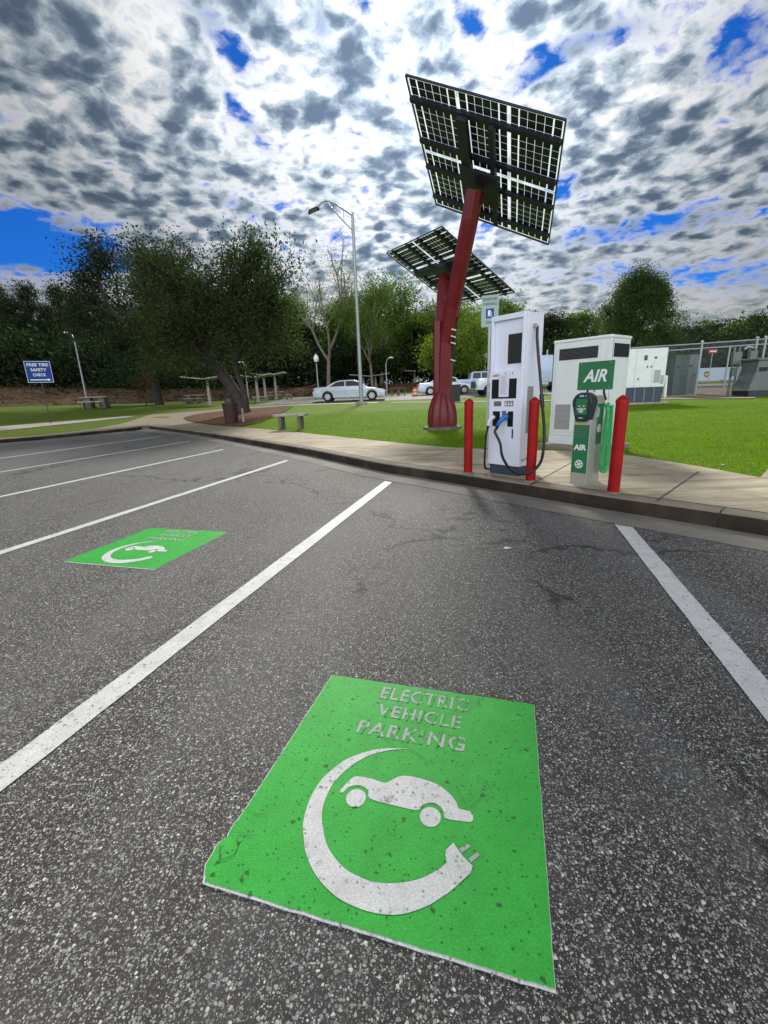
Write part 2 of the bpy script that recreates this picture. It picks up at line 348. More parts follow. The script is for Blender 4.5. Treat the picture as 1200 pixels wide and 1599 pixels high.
# ---------------------------------------------------------------- helpers
class MB:
    def __init__(s): s.v = []; s.f = []; s.mi = []; s.cur = 0; s.mats = []
    def use(s, name):
        if name not in s.mats: s.mats.append(name)
        s.cur = s.mats.index(name); return s
    def add(s, vs, fs):
        o = len(s.v); s.v += [tuple(x) for x in vs]; s.f += [tuple(i + o for i in q) for q in fs]; s.mi += [s.cur] * len(fs); return s
    def box(s, c, sz, M=None, taper=1.0):
        x, y, z = [k / 2 for k in sz]
        P = [(-x, -y, -z), (x, -y, -z), (x, y, -z), (-x, y, -z), (-x * taper, -y * taper, z), (x * taper, -y * taper, z), (x * taper, y * taper, z), (-x * taper, y * taper, z)]
        P = [Vector(q) for q in P]
        if M is not None: P = [M @ q for q in P]
        return s.add([q + Vector(c) for q in P], [(0, 3, 2, 1), (4, 5, 6, 7), (0, 1, 5, 4), (1, 2, 6, 5), (2, 3, 7, 6), (3, 0, 4, 7)])
    def bx(s, x0, x1, y0, y1, z0, z1): return s.box(((x0 + x1) / 2, (y0 + y1) / 2, (z0 + z1) / 2), (x1 - x0, y1 - y0, z1 - z0))
    def tube(s, pts, rad, n=10, caps=True):
        pts = [Vector(q) for q in pts]; R = rad if isinstance(rad, (list, tuple)) else [rad] * len(pts)
        tn = [(pts[min(i + 1, len(pts) - 1)] - pts[max(i - 1, 0)]).normalized() for i in range(len(pts))]
        up = Vector((0, 0, 1)) if abs(tn[0].z) < .9 else Vector((1, 0, 0))
        a = tn[0].cross(up).normalized(); V = []
        for i, q in enumerate(pts):
            a = (a - tn[i] * a.dot(tn[i])).normalized(); b = tn[i].cross(a)
            V += [q + (a * math.cos(2 * PI * k / n) + b * math.sin(2 * PI * k / n)) * R[i] for k in range(n)]
        F = [(i * n + k, i * n + (k + 1) % n, (i + 1) * n + (k + 1) % n, (i + 1) * n + k) for i in range(len(pts) - 1) for k in range(n)]
        if caps: F += [tuple(range(n))[::-1], tuple(range((len(pts) - 1) * n, len(pts) * n))]
        return s.add(V, F)
    def lathe(s, c, prof, n=20):
        c = Vector(c); V = []
        for rr, z in prof: V += [c + Vector((rr * math.cos(2 * PI * k / n), rr * math.sin(2 * PI * k / n), z)) for k in range(n)]
        F = [(i * n + k, i * n + (k + 1) % n, (i + 1) * n + (k + 1) % n, (i + 1) * n + k) for i in range(len(prof) - 1) for k in range(n)]
        F += [tuple(range(n))[::-1], tuple(range((len(prof) - 1) * n, len(prof) * n))]
        return s.add(V, F)
    def prism(s, poly, o, u, v, th):            # poly in (u,v) plane, thickness along u x v
        o, u, v = Vector(o), Vector(u), Vector(v); nn = u.cross(v).normalized() * th; k = len(poly)
        A = [o + u * a + v * b for a, b in poly]
        return s.add(A + [q + nn for q in A], [tuple(range(k))[::-1], tuple(range(k, 2 * k))] + [(i, (i + 1) % k, k + (i + 1) % k, k + i) for i in range(k)])
    def mesh(s, name, default=None):
        me = bpy.data.meshes.new(name); me.from_pydata(s.v, [], s.f)
        if default: me.materials.append(MAT[default])
        else:
            for q in s.mats: me.materials.append(MAT[q])
            me.polygons.foreach_set('material_index', s.mi)
        me.update(); return me
def obj(name, mb, m=None, parent=None, smooth=None, bevel=0, seg=2):
    me = mb.mesh(name, m) if isinstance(mb, MB) else mb
    if not isinstance(mb, MB) and m: me.materials.append(MAT[m])
    o = bpy.data.objects.new(name, me); COL.objects.link(o)
    bm = bmesh.new(); bm.from_mesh(me); bmesh.ops.recalc_face_normals(bm, faces=bm.faces)
    if bevel:
        bmesh.ops.remove_doubles(bm, verts=bm.verts, dist=1e-6)
        ed = [e for e in bm.edges if len(e.link_faces) == 2 and e.calc_face_angle(0) > .6]
        bmesh.ops.bevel(bm, geom=ed, offset=bevel, segments=seg, profile=.5, affect='EDGES', clamp_overlap=True)
    bm.to_mesh(me); bm.free()
    if smooth is not None:
        for q in me.polygons: q.use_smooth = True
        try: me.set_sharp_from_angle(angle=math.radians(smooth))
        except Exception: pass
    if parent: o.parent = parent
    return o
def tag(o, label=None, cat=None, group=None, kind=None):
    if label: o['label'] = label
    if cat: o['category'] = cat
    if group: o['group'] = group
    if kind: o['kind'] = kind
    return o
def thing(name, label, cat, loc=(0, 0, 0), rz=0, group=None):
    o = bpy.data.objects.new(name, None); COL.objects.link(o); o.location = loc; o.rotation_euler = (0, 0, rz); o.empty_display_size = .1
    return tag(o, label, cat, group)
def dup(root, loc, rz=None, label=None, scale=None):
    q = root.copy(); COL.objects.link(q); q.location = loc
    if rz is not None: q.rotation_euler = (0, 0, rz)
    if label: q['label'] = label
    if scale is not None: q.scale = scale
    for ch in list(root.children):
        c = ch.copy(); COL.objects.link(c); c.parent = q
        for gch in ch.children:
            e = gch.copy(); COL.objects.link(e); e.parent = c
    return q
_txt = {}
def text_tris(s, shear=0, bold=0.0, spacing=1.0):
    key = (s, shear, bold, spacing)
    if key in _txt: return _txt[key]
    cu = bpy.data.curves.new('t', 'FONT'); cu.body = s; cu.shear = shear; cu.offset = bold; cu.size = 1; cu.space_character = spacing; cu.resolution_u = 3
    o = bpy.data.objects.new('t', cu); COL.objects.link(o)
    dg = bpy.context.evaluated_depsgraph_get(); me = bpy.data.meshes.new_from_object(o.evaluated_get(dg))
    V = [tuple(v.co) for v in me.vertices]; F = [tuple(q.vertices) for q in me.polygons]
    bpy.data.objects.remove(o); bpy.data.curves.remove(cu); bpy.data.meshes.remove(me)
    x0 = min(v[0] for v in V); x1 = max(v[0] for v in V); y0 = min(v[1] for v in V); y1 = max(v[1] for v in V)
    V = [((v[0] - x0) / (x1 - x0), (v[1] - y0) / (y1 - y0)) for v in V]
    _txt[key] = (V, F); return _txt[key]
def put_text(mb, s, o, u, v, shear=0, bold=.0, spacing=1.0, filt=None):  # fills the rectangle o, o+u, o+v
    V, F = text_tris(s, shear, bold, spacing); o, u, v = Vector(o), Vector(u), Vector(v)
    mb.add([o + u * a + v * b for a, b in V], F); return mb

# ---------------------------------------------------------------- the ground
KERB = [Vector((p.x, p.y)) for p in [G(*q) for q in ((1200, 838), (1050, 813), (950, 797), (828, 776), (715, 756), (600, 737.5), (480, 711), (350, 686.5), (290, 677), (233, 669.5))]]
kdir = (KERB[0] - KERB[1]).normalized()
KERB = [KERB[0] + kdir * 9] + KERB
KL = [Vector((p.x, p.y)) for p in [G(*q) for q in ((180, 675.5), (120, 681.5), (60, 687.5), (0, 692.5))]]
KLdir = (KL[-1] - KERB[-1]).normalized()
KERB2 = KERB + KL + [KL[-1] + KLdir * 14]
def smooth(x): x = max(0, min(1, x)); return x * x * (3 - 2 * x)
def kdist(x, y):
    P = Vector((x, y)); best = 1e9
    for a, b_ in zip(KERB2[:-1], KERB2[1:]):
        ab = b_ - a; t = max(0, min(1, (P - a).dot(ab) / ab.length_squared)); best = min(best, (P - a - ab * t).length)
    return best
def hz(x, y):
    rr = math.hypot(x, y); a = x / max(rr, .01)
    s = .013 + .011 * smooth((a + .5) / .4)
    h = .14 + s * max(0, min(rr, 34) - 8) * (smooth((kdist(x, y) - .3) / 4.5) if rr < 45 else 1)
    lf = 1 - smooth((a - .10) / .25); wl = 1 - smooth((a + .75) / .6)
    bank = (1.35 + .9 * wl) * smooth((rr - 54) / 12) * (1 - smooth((a - .30) / .15))
    far = .45 * smooth((rr - 34) / 60) * (1 - lf) + (.40 + .42 * wl) * smooth((rr - 28) / 25) * lf
    return h + bank + far
def kerb_side(x, y):                  # >0 on the lawn side of the kerb, <0 in the car park (metres)
    best = 1e9; sg = 1; P = Vector((x, y))
    for a, b in zip(KERB2[:-1], KERB2[1:]):
        ab = b - a; t = max(0, min(1, (P - a).dot(ab) / ab.length_squared)); dd = (P - a - ab * t)
        L = dd.length
        if L < best: best = L; sg = 1 if (ab.x * dd.y - ab.y * dd.x) < 0 else -1
    return best * sg
def axis(lo, hi, step, far):
    a = list(np.arange(lo, hi + 1e-6, step)); s = step; L = [lo]; H = [hi]
    while L[-1] > -far: s *= 1.22; L.append(L[-1] - s)
    s = step
    while H[-1] < far: s *= 1.22; H.append(H[-1] + s)
    return sorted(set(L[1:] + a + H[1:]))
XS = axis(-22, 10, .4, 700); YS = axis(-2, 34, .4, 700)
V = []; inl = []
# point-in-lot test by polygon: kerb line closed behind the camera
LOT = KERB2 + [Vector((-40, -40)), Vector((40, -40))]
def inpoly(x, y, P):
    c = False; j = len(P) - 1
    for i in range(len(P)):
        a, b_ = P[i], P[j]
        if (a.y > y) != (b_.y > y) and x < (b_.x - a.x) * (y - a.y) / (b_.y - a.y) + a.x: c = not c
        j = i
    return c
for y in YS:
    for x in XS:
        z = hz(x, y)
        if -45 < x < 45 and -45 < y < 40:
            if inpoly(x, y, LOT): z = -.15
            elif kdist(x, y) < (.55 if x > -9 else .42): z = -.1
        V.append((x, y, z))
nx = len(XS); F = [(j * nx + i, j * nx + i + 1, (j + 1) * nx + i + 1, (j + 1) * nx + i) for j in range(len(YS) - 1) for i in range(nx - 1)]
me = bpy.data.meshes.new('ground'); me.from_pydata(V, [], F); me.update()
tag(obj('lawn', me, 'lawn', smooth=60), kind='structure')
def sheet(name, poly, m, z=None, dz=.012, grid=None, kind='structure'):
    bm = bmesh.new(); vs = [bm.verts.new((q[0], q[1], 0)) for q in poly]; bm.faces.new(vs)
    if z is None:
        g = grid or 1.0
        xs = [q[0] for q in poly]; ys = [q[1] for q in poly]
        for ax, lo, hi in ((0, min(xs), max(xs)), (1, min(ys), max(ys))):
            k = math.ceil(lo / g) * g
            while k < hi:
                no = (1, 0, 0) if ax == 0 else (0, 1, 0); co = (k, 0, 0) if ax == 0 else (0, k, 0)
                bmesh.ops.bisect_plane(bm, geom=bm.verts[:] + bm.edges[:] + bm.faces[:], plane_co=co, plane_no=no); k += g
    bmesh.ops.triangulate(bm, faces=bm.faces)
    for v in bm.verts: v.co.z = z if z is not None else hz(v.co.x, v.co.y) + dz
    me = bpy.data.meshes.new(name); bm.to_mesh(me); bm.free()
    for q in me.polygons:
        if q.normal.z < 0: q.flip()
    o = obj(name, me, m)
    if kind: tag(o, kind=kind)
    return o
sheet('parking_lot', [(q.x, q.y) for q in LOT], 'asphalt', z=0.0)
def offset(poly, dd):
    out = []
    for i, q in enumerate(poly):
        a = poly[max(i - 1, 0)]; b_ = poly[min(i + 1, len(poly) - 1)]; t = (b_ - a).normalized(); nn = Vector((t.y, -t.x))
        k = 1.0
        if 0 < i < len(poly) - 1:
            t1 = (q - a).normalized(); t2 = (b_ - q).normalized(); k = 1 / max(.5, math.cos(t1.angle(t2) / 2))
        out.append(q + nn * dd * k)
    return out
# which side is the lawn? offset(+) must point away from the camera
if offset(KERB2, .1)[5].length < KERB2[5].length: SG = -1
else: SG = 1
def band(name, d0, d1, z, m, z1=None):
    A = offset(KERB2, SG * d0); B = offset(KERB2, SG * d1); k = len(A)
    me = bpy.data.meshes.new(name); me.from_pydata([(q.x, q.y, z) for q in A] + [(q.x, q.y, z1 if z1 is not None else z) for q in B], [], [(i, i + 1, k + i + 1, k + i) for i in range(k - 1)])
    for q in me.polygons:
        if q.normal.z < 0: q.flip()
    return tag(obj(name, me, m), kind='structure')
band('gutter', -.42, 0, .004, 'gutter', .004)
mb = MB(); mb.use('kerb_face_shade').use('kerbtop')
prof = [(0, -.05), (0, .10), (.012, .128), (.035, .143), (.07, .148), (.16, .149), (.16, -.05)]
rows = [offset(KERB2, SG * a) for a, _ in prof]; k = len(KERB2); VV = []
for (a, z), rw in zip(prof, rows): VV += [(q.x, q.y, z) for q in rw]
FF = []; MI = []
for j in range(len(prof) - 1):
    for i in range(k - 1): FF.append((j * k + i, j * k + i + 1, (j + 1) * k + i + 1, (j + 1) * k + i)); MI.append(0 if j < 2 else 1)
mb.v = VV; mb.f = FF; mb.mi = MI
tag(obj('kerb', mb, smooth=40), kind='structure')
# walkway: kerb back edge out to the lawn edge
kb = offset(KERB2, SG * .168)
def onz(px, py): # on the terrain
    v = ray(px, py).normalized(); a = .5
    while a < 300 and 1.2 + v.z * a > hz(v.x * a, v.y * a): a += .25 if a < 30 else 1
    lo, hi = a - 1, a
    for _ in range(20):
        c = (lo + hi) / 2
        if 1.2 + v.z * c > hz(v.x * c, v.y * c): lo = c
        else: hi = c
    return Vector((v.x * hi, v.y * hi, hz(v.x * hi, v.y * hi)))
edge = [(212, 655.5), (225, 651), (238, 647.5), (300, 643), (340, 639.5), (400, 635), (480, 631), (590, 627.6), (590, 629.4), (480, 633), (448, 634.3), (400, 637.5), (340, 642.5), (305, 647.5), (290, 651), (286, 654), (300, 659.5), (330, 664), (375, 667.3), (450, 674), (525, 682), (640, 694), (700, 699.5), (757, 702), (845, 704), (950, 707), (1000, 714.5), (1100, 731), (1187, 747)]
gl_low = [(0, 684.5), (60, 680), (110, 674.5), (152, 669.5), (190, 662)]
poly = [kb[i] for i in range(len(kb))]                      # right end to the left end along the kerb
poly += [onz(px, py).xy for px, py in [(-120, 694)] + gl_low] + [onz(px, py).xy for px, py in edge]
# a second walk leaves to the right, just outside the picture
poly += [onz(1200, 733).xy, onz(1400, 700).xy, (kb[0] + Vector((1.2, 2.0)))]
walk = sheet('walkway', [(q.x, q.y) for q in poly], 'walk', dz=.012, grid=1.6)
sheet('side_path', [(q.x, q.y) for q in [onz(*s) for s in ((-150, 688), (0, 673.5), (100, 663), (200, 652.3), (212, 650.3), (195, 650.6), (100, 658.5), (0, 666.5), (-150, 680))]], 'slab', dz=.02)
sheet('mulch_bed', [(q.x, q.y) for q in [onz(*s) for s in ((375, 667), (330, 663.6), (300, 659), (288, 654), (292, 651), (306, 648), (340, 643), (400, 638), (446, 635), (458, 635.5), (448, 642), (428, 651), (406, 660))]], 'mulch', dz=.03, grid=.8, kind='structure')
sheet('far_path', [(q.x, q.y) for q in [onz(*s) for s in ((612, 629.2), (700, 628.6), (800, 627.4), (980, 624.6), (1180, 622.2), (1180, 620.6), (980, 623), (800, 626), (700, 627.4), (612, 628.2))]], 'slab', dz=.02, grid=1.5)
# far car park where the cars stand, and the gravel compound
sheet('far_road', [(-9, 32), (60, 25.5), (66, 42), (-9, 48)], 'asphalt', dz=.015, grid=2.0)
sheet('gravel_yard', [(9.5, 22.4), (15.2, 18.6), (40, 13.5), (60, 24), (60, 25.2), (12, 28)], 'gravel', dz=.02, grid=2.0)
bank = []
for i in range(41): a = math.radians(-75 + i * 92 / 40); bank.append((55 * math.sin(a), 55 * math.cos(a)))
for i in range(41): a = math.radians(17 - i * 92 / 40); bank.append((67 * math.sin(a), 67 * math.cos(a)))
sheet('embankment', bank, 'bankmat', dz=.05, grid=2.5)
floor_ = []
for i in range(41): a = math.radians(-75 + i * 150 / 40); rr_ = 66.5 if a < .3 else 62; floor_.append((rr_ * math.sin(a), rr_ * math.cos(a)))
for i in range(41): a = math.radians(75 - i * 150 / 40); floor_.append((160 * math.sin(a), 160 * math.cos(a)))
sheet('forest_floor', floor_, 'bankmat', dz=.07, grid=6)
# joints of the walkway
jm = MB()
for (a, b_) in [((1025, 782), (1092, 736)), ((827, 757.5), (893, 722)), ((625, 726), (712, 701.5)), ((470, 699), (540, 684))]:
    A, B = G(*a, .156), G(*b_, .156); A.z = B.z = .153 + .0
    t = (B - A).normalized(); nn = Vector((t.y, -t.x, 0)) * .007
    A.z = hz(A.x, A.y) + .017; B.z = hz(B.x, B.y) + .017
    jm.add([A - nn, B - nn, B + nn, A + nn], [(0, 1, 2, 3)])
tag(obj('walkway_joints', jm, 'rubber'), kind='structure')
for px, py in ((827.5, 776), (470, 709.3), (1120, 825), (640, 744)):
    q = G(px, py, 0); q2 = Vector((q.x, q.y)); best = min(range(len(KERB2) - 1), key=lambda i: ((KERB2[i] + KERB2[i + 1]) / 2 - q2).length)
    a_, b_ = KERB2[best], KERB2[best + 1]; ab = (b_ - a_).normalized(); q2 = a_ + ab * (q2 - a_).dot(ab); nn = Vector((ab.y, -ab.x)) * SG; w_ = ab * .005
    km = MB(); pf = [(-.003, .0), (-.003, .10), (.010, .131), (.034, .146), (.07, .1505), (.162, .1515)]
    km.add([(*(q2 + nn * a + w_ * sg), z) for a, z in pf for sg in (-1, 1)], [(2 * i, 2 * i + 1, 2 * i + 3, 2 * i + 2) for i in range(len(pf) - 1)])
    tag(obj('kerb_joint', km, 'rubber'), kind='structure')

# ---------------------------------------------------------------- bay lines and green markings
AZ = math.radians(16.123); D2 = Vector((math.sin(AZ), math.cos(AZ), 0)); Q2 = Vector((math.cos(AZ), -math.sin(AZ), 0))
def line(perp, a0, a1, label, wd=.115, sk=0):
    mb = MB(); rnd = random.Random(int(perp * 100)); n_ = 60; L = []; R_ = []
    for i in range(n_ + 1):
        s = a0 + (a1 - a0) * i / n_
        L.append(Q2 * (perp - wd / 2 + rnd.uniform(-.003, .003)) + D2 * s); R_.append(Q2 * (perp + wd / 2 + rnd.uniform(-.003, .003)) + D2 * (s - sk * wd * (i == n_)))
    for q in L + R_: q.z = .005
    mb.add(L + R_, [(i, n_ + 1 + i, n_ + 2 + i, i + 1) for i in range(n_)])
    return tag(obj('bay_line', mb, 'white_paint'), label, 'parking line', 'white painted bay lines')
line(-1.60, -6, 5.86, 'wide white bay line running beside the large green marking up to the kerb', .125, .6)
line(1.00, -6, 4.13, 'white bay line on the right, ending in front of the air machine', .125, .6)
line(-4.16, -4, 7.74, 'white bay line just beyond the small far green marking', .11, .6)
line(-6.82, -4, 9.45, 'third white bay line from the left kerb, next beyond the far marking', .11, .6)
line(-9.45, -4, 11.5, 'second white bay line from the left kerb', .10, .6)
line(-12.05, -4, 13.1, 'white bay line nearest the left kerb, in the far corner', .10, .6)
ARC_O = [(.501, .623), (.45, .614), (.394, .6), (.34, .575), (.296, .544), (.255, .505), (.226, .456), (.205, .41), (.197, .361), (.197, .31), (.206, .258), (.218, .222), (.236, .191), (.257, .157), (.285, .126), (.32, .097), (.361, .073), (.412, .053), (.466, .044), (.512, .042), (.557, .046), (.60, .057), (.639, .076), (.673, .098), (.702, .123), (.73, .15), (.754, .179)]
ARC_I = [(.501, .623), (.46, .611), (.42, .597), (.376, .573), (.334, .541), (.30, .50), (.275, .457), (.26, .42), (.252, .387), (.251, .345), (.255, .303), (.267, .267), (.286, .234), (.307, .203), (.333, .175), (.37, .149), (.41, .13), (.452, .121), (.492, .117), (.53, .121), (.564, .129), (.604, .143), (.642, .163), (.668, .183), (.691, .204), (.702, .218), (.712, .231)]
PLUG = [(.702, .233), (.696, .255), (.718, .288), (.731, .273), (.754, .251), (.785, .231), (.779, .208), (.752, .176), (.736, .172), (.714, .204)]
PRONG = [[(.738, .272), (.765, .296), (.773, .288), (.748, .262)], [(.770, .250), (.795, .276), (.803, .268), (.779, .240)]]
CAR = [(.291, .371), (.293, .39), (.31, .426), (.328, .45), (.385, .453), (.439, .447), (.46, .46), (.488, .486), (.527, .497), (.591, .494), (.644, .482), (.692, .451), (.713, .427), (.723, .408), (.762, .407), (.773, .385), (.767, .37), (.732, .365), (.683, .363), (.673, .383), (.654, .404), (.627, .409), (.597, .393), (.583, .369), (.498, .368), (.408, .373), (.394, .400), (.367, .415), (.338, .412), (.314, .396), (.304, .374)]
def marking(name, perp, along, W, L, label, worn):
    o3 = Q2 * perp + D2 * along; u = Q2 * W; v = D2 * L
    th = thing(name, label, 'parking marking', (o3.x, o3.y, 0), -AZ)
    u, v, o = Vector((W, 0, 0)), Vector((0, L, 0)), Vector((0, 0, 0))
    rnd = random.Random(3)
    if not worn: lf = [(0, 1), (-.004, .8), (-.006, .6), (-.010, .40), (-.011, .30), (-.012, .227), (-.018, .18), (-.018, .150), (-.014, .131), (-.027, .115), (-.031, .098), (-.027, .07), (-.027, .041), (-.016, .022), (-.004, .010), (0, 0)]
    else: lf = [(0, 1), (0, .5), (0, 0)]
    pl = list(lf)
    for i in range(1, 24): pl.append((i / 24, rnd.uniform(-.0014, .0014)))
    for i in range(0, 25): pl.append((1 + rnd.uniform(-.0012, .0012), i / 24))
    for i in range(1, 24): pl.append((1 - i / 24, 1 + rnd.uniform(-.002, .002)))
    # pale thermoplastic bed, showing as a thin rim, then the green coat
    ew = MB(); ew.prism([(a * 1.004 - .002 - (.002 if a < .02 else 0), b_ * 1.0 - (.006 if b_ < .012 else 0)) for a, b_ in pl], (0, 0, .001), u, v, .005)
    obj('white_edge', ew, 'white_paint', th)
    gm = MB(); gm.prism(pl, (0, 0, .002), u, v, .006); obj('green_panel', gm, 'green_paint', th)
    def sm(L):
        Q = [Vector(q) for q in L]; out = []
        for i in range(len(Q) - 1):
            p0, p1, p2, p3 = Q[max(i - 1, 0)], Q[i], Q[i + 1], Q[min(i + 2, len(Q) - 1)]
            for j in range(3): t = j / 3; out.append(.5 * ((2 * p1) + (p2 - p0) * t + (2 * p0 - 5 * p1 + 4 * p2 - p3) * t * t + (3 * p1 - p0 - 3 * p2 + p3) * t ** 3))
        return [tuple(q) for q in out + [Q[-1]]]
    AO, AI = sm(ARC_O), sm(ARC_I); CARS = sm(CAR + CAR[:1])[:-1]
    z = .0095; wm = MB(); wmat = 'white_paint'
    P = lambda a, b_: o + u * a + v * b_ + Vector((0, 0, z))
    k = len(AO)
    wm.add([P(*q) for q in AO] + [P(*q) for q in AI], [(i, i + 1, k + i + 1, k + i) for i in range(k - 1)])
    z = .0102
    if not worn: wm.add([P(*q) for q in PLUG], [tuple(range(len(PLUG)))])
    else: wm.add([P(.733 + .035 * math.cos(t), .205 + .035 * math.sin(t)) for t in np.linspace(0, 2 * PI, 14)[:-1]], [tuple(range(13))])
    obj('cable_emblem', wm, wmat, th)
    cm = MB(); z = .0095
    cm.add([P(*q) for q in CARS], [tuple(range(len(CARS)))])
    for cx_, cy_ in ((.358, .364), (.631, .356)): cm.add([P(cx_ + .036 * math.cos(t), cy_ + .036 * math.sin(t)) for t in np.linspace(0, 2 * PI, 22)[:-1]], [tuple(range(21))])
    obj('car_emblem', cm, wmat, th)
    if not worn:
        pm = MB()
        for q in PRONG: pm.add([P(*s) for s in q], [(0, 1, 2, 3)])
        obj('plug_prongs', pm, 'worn_white', th)
    lm = MB()
    for s, x0, x1, y0, y1 in (('ELECTRIC', .29, .708, .885, .968), ('VEHICLE', .306, .686, .775, .848), ('PARKING', .252, .715, .657, .731)):
        put_text(lm, s, P(x0, y0), u * (x1 - x0), v * (y1 - y0), bold=.012, spacing=1.12)
    obj('lettering', lm, 'worn_white', th)
    if not worn:
        # stencil bridges: green slits across the letters, and cracks in the coat
        bm_ = MB(); z = .0105
        for x0, x1, y0, y1, xs in ((0, 1, .885, .968, (.322, .378, .425, .475, .535, .592, .650, .685)), (0, 1, .775, .848, (.345, .41, .445, .505, .562, .60, .655)), (0, 1, .657, .731, (.272, .348, .418, .476, .53, .60, .668))):
            for x in xs: bm_.add([P(x, y0 - .003), P(x + .009, y0 - .003), P(x + .009 + .006, y1 + .003), P(x + .006, y1 + .003)], [(0, 1, 2, 3)])
        obj('stencil_gaps', bm_, 'green_paint', th)
        z = .0115
        for pts, wd in (([(-.012, .227), (.02, .232), (.04, .222), (.075, .232)], .0010), ([(-.016, .145), (.02, .152), (.05, .148), (.085, .16)], .0009), ([(-.016, .10), (.0, .075), (.012, .06), (.03, .072), (.045, .088), (.042, .115), (.02, .135)], .0014),
                        ([(.44, .66), (.50, .62), (.545, .598), (.60, .57)], .0008), ([(.38, .655), (.43, .62), (.46, .605)], .0008), ([(.70, .50), (.73, .45), (.75, .41)], .0007), ([(.76, .42), (.80, .47), (.835, .50)], .0007)):
            cr = MB()
            for (a0, b0), (a1, b1) in zip(pts[:-1], pts[1:]):
                tx, ty = a1 - a0, b1 - b0; L_ = math.hypot(tx, ty); nx_, ny_ = -ty / L_ * wd, tx / L_ * wd
                cr.add([P(a0 - nx_, b0 - ny_), P(a1 - nx_ * .6, b1 - ny_ * .6), P(a1 + nx_ * .6, b1 + ny_ * .6), P(a0 + nx_, b0 + ny_)], [(0, 1, 2, 3)])
            obj('crack', cr, 'ink', th)
    return th
marking('parking_marking', -.712, .672, .845, .872, 'large bright green electric vehicle marking in the foreground with white car and plug', False)
marking('parking_marking', -3.36, 2.44, .87, .90, 'smaller looking green electric vehicle marking in the second bay, lettering worn faint', True)

# ---------------------------------------------------------------- street furniture by the kerb
KA = math.radians(-52.0)                      # the row of machines runs along the kerb
def bollard(x, y, label):
    t = thing('bollard', label, 'bollard', (x, y, .152), 0, 'red bollards in front of the charging equipment')
    a = MB(); a.lathe((0, 0, 0), [(.0565, 0), (.0565, .90)], 24); obj('post', a, 'red_paint', t, smooth=40)
    b = MB(); b.lathe((0, 0, .9), [(.060, -.02), (.060, 0), (.054, .012), (.035, .034), (.012, .050), (.003, .053)], 24); obj('cap', b, 'red_paint', t, smooth=50)
    c_ = MB(); c_.lathe((0, 0, 0), [(.075, -.01), (.073, .004), (.059, .010)], 20); obj('base_grout', c_, 'kerbtop', t, smooth=50)
bollard(1.13, 5.71, 'red bollard left of the white charging station')
bollard(1.73, 5.03, 'red bollard in front of the charging station side, with the cable swinging past it')
bollard(2.33, 4.31, 'red bollard standing right of the green air machine, nearest the camera')

# charging station; local x runs along its front, y goes back, origin front left at the ground
ch = thing('charging_station', 'tall white electric car charging station with screen, two plugs and black cables', 'charging station', (1.375, 5.66, .152), KA)
W_, D_, H_ = .475, .37, 1.885
b = MB(); b.bx(.02, W_ - .02, .02, D_ - .02, 0, .13); obj('plinth', b, 'plinth_blue', ch, bevel=.006)
b = MB().use('white_enclosure')
# shell: side walls, back and front panels round the recessed upper window
b.bx(0, W_, .06, D_, .12, H_); b.bx(0, W_, 0, .0601, .12, 1.25)
b.bx(0, .035, 0, .0601, 1.2495, H_); b.bx(W_ - .035, W_, 0, .0601, 1.2495, H_); b.bx(.0345, W_ - .0345, 0, .0601, 1.825, H_)
obj('enclosure', b, parent=ch, bevel=.007)
b = MB(); b.bx(.036, W_ - .036, .045, .0595, 1.251, 1.824); obj('recessed_panel', b, 'white_enclosure', ch, bevel=.003)
b = MB(); b.bx(.228, .425, .036, .0455, 1.335, 1.665); obj('screen', b, 'screen_glass', ch, bevel=.002)
b = MB(); b.bx(.195, .2275, .039, .0455, 1.325, 1.655); obj('screen_reflection', b, 'sign_white', ch)  # white strip standing in for a reflection along the screen's left edge
b = MB(); put_text(b, 'ABB', (.045, -.002, 1.196), (.072, 0, 0), (0, 0, .026), bold=.03)
b.add([(.125, -.002, 1.196), (.133, -.002, 1.196), (.133, -.002, 1.222), (.125, -.002, 1.222)], [(0, 1, 2, 3)]); b.add([(.138, -.002, 1.196), (.146, -.002, 1.196), (.146, -.002, 1.222), (.138, -.002, 1.222)], [(0, 1, 2, 3)])
obj('lettering', b, 'logo_red', ch)
b = MB(); b.bx(.036, .395, -.003, .004, .935, 1.165); obj('display_bezel', b, 'dark_panel', ch, bevel=.002)
pp = MB(); pp.bx(.145, .290, -.0062, -.0036, .955, 1.215); po = obj('paper_notice', pp, 'paper', ch)
b = MB(); rnd = random.Random(5)
for i in range(11):
    z = 1.185 - i * .019; x0 = .165 + rnd.uniform(0, .012); x1 = .27 - rnd.uniform(0, .03)
    b.bx(x0, x1, -.0072, -.0062, z, z + .0035)
obj('printed_lines', b, 'label_grey', po)
for x in (.235, .335):
    b = MB(); b.box((x, -.002, 1.225), (.006, .006, .022)); obj('hinge_mark', b, 'dark_panel', ch)
b = MB(); b.bx(.075, .185, -.003, .003, .845, .905); obj('card_reader', b, 'label_grey', ch, bevel=.002)
b = MB().use('label_grey'); b.bx(.235, .360, -.003, .003, .845, .908).use('sign_white')
for i in range(3): b.bx(.242 + i * .04, .268 + i * .04, -.0045, -.003, .855, .882); b.bx(.242 + i * .04, .262 + i * .04, -.0045, -.003, .889, .899)
obj('instruction_label', b, parent=ch)
for x0, x1 in ((.062, .172), (.285, .365)):
    b = MB(); b.bx(x0, x1, -.004, .004, .60, .785); hl = obj('holster', b, 'dark_panel', ch, bevel=.004)
    b = MB(); b.tube([((x0 + x1) / 2, -.004, .715), ((x0 + x1) / 2, -.028, .715)], .030, 16); obj('holster_socket', b, 'rubber', hl, smooth=40)
b = MB(); b.bx(.200, .262, -.003, .003, .735, .79); obj('label', b, 'label_grey', ch)
b = MB(); b.bx(.352, .372, -.003, .003, .46, .575); obj('slot', b, 'dark_panel', ch, bevel=.002)
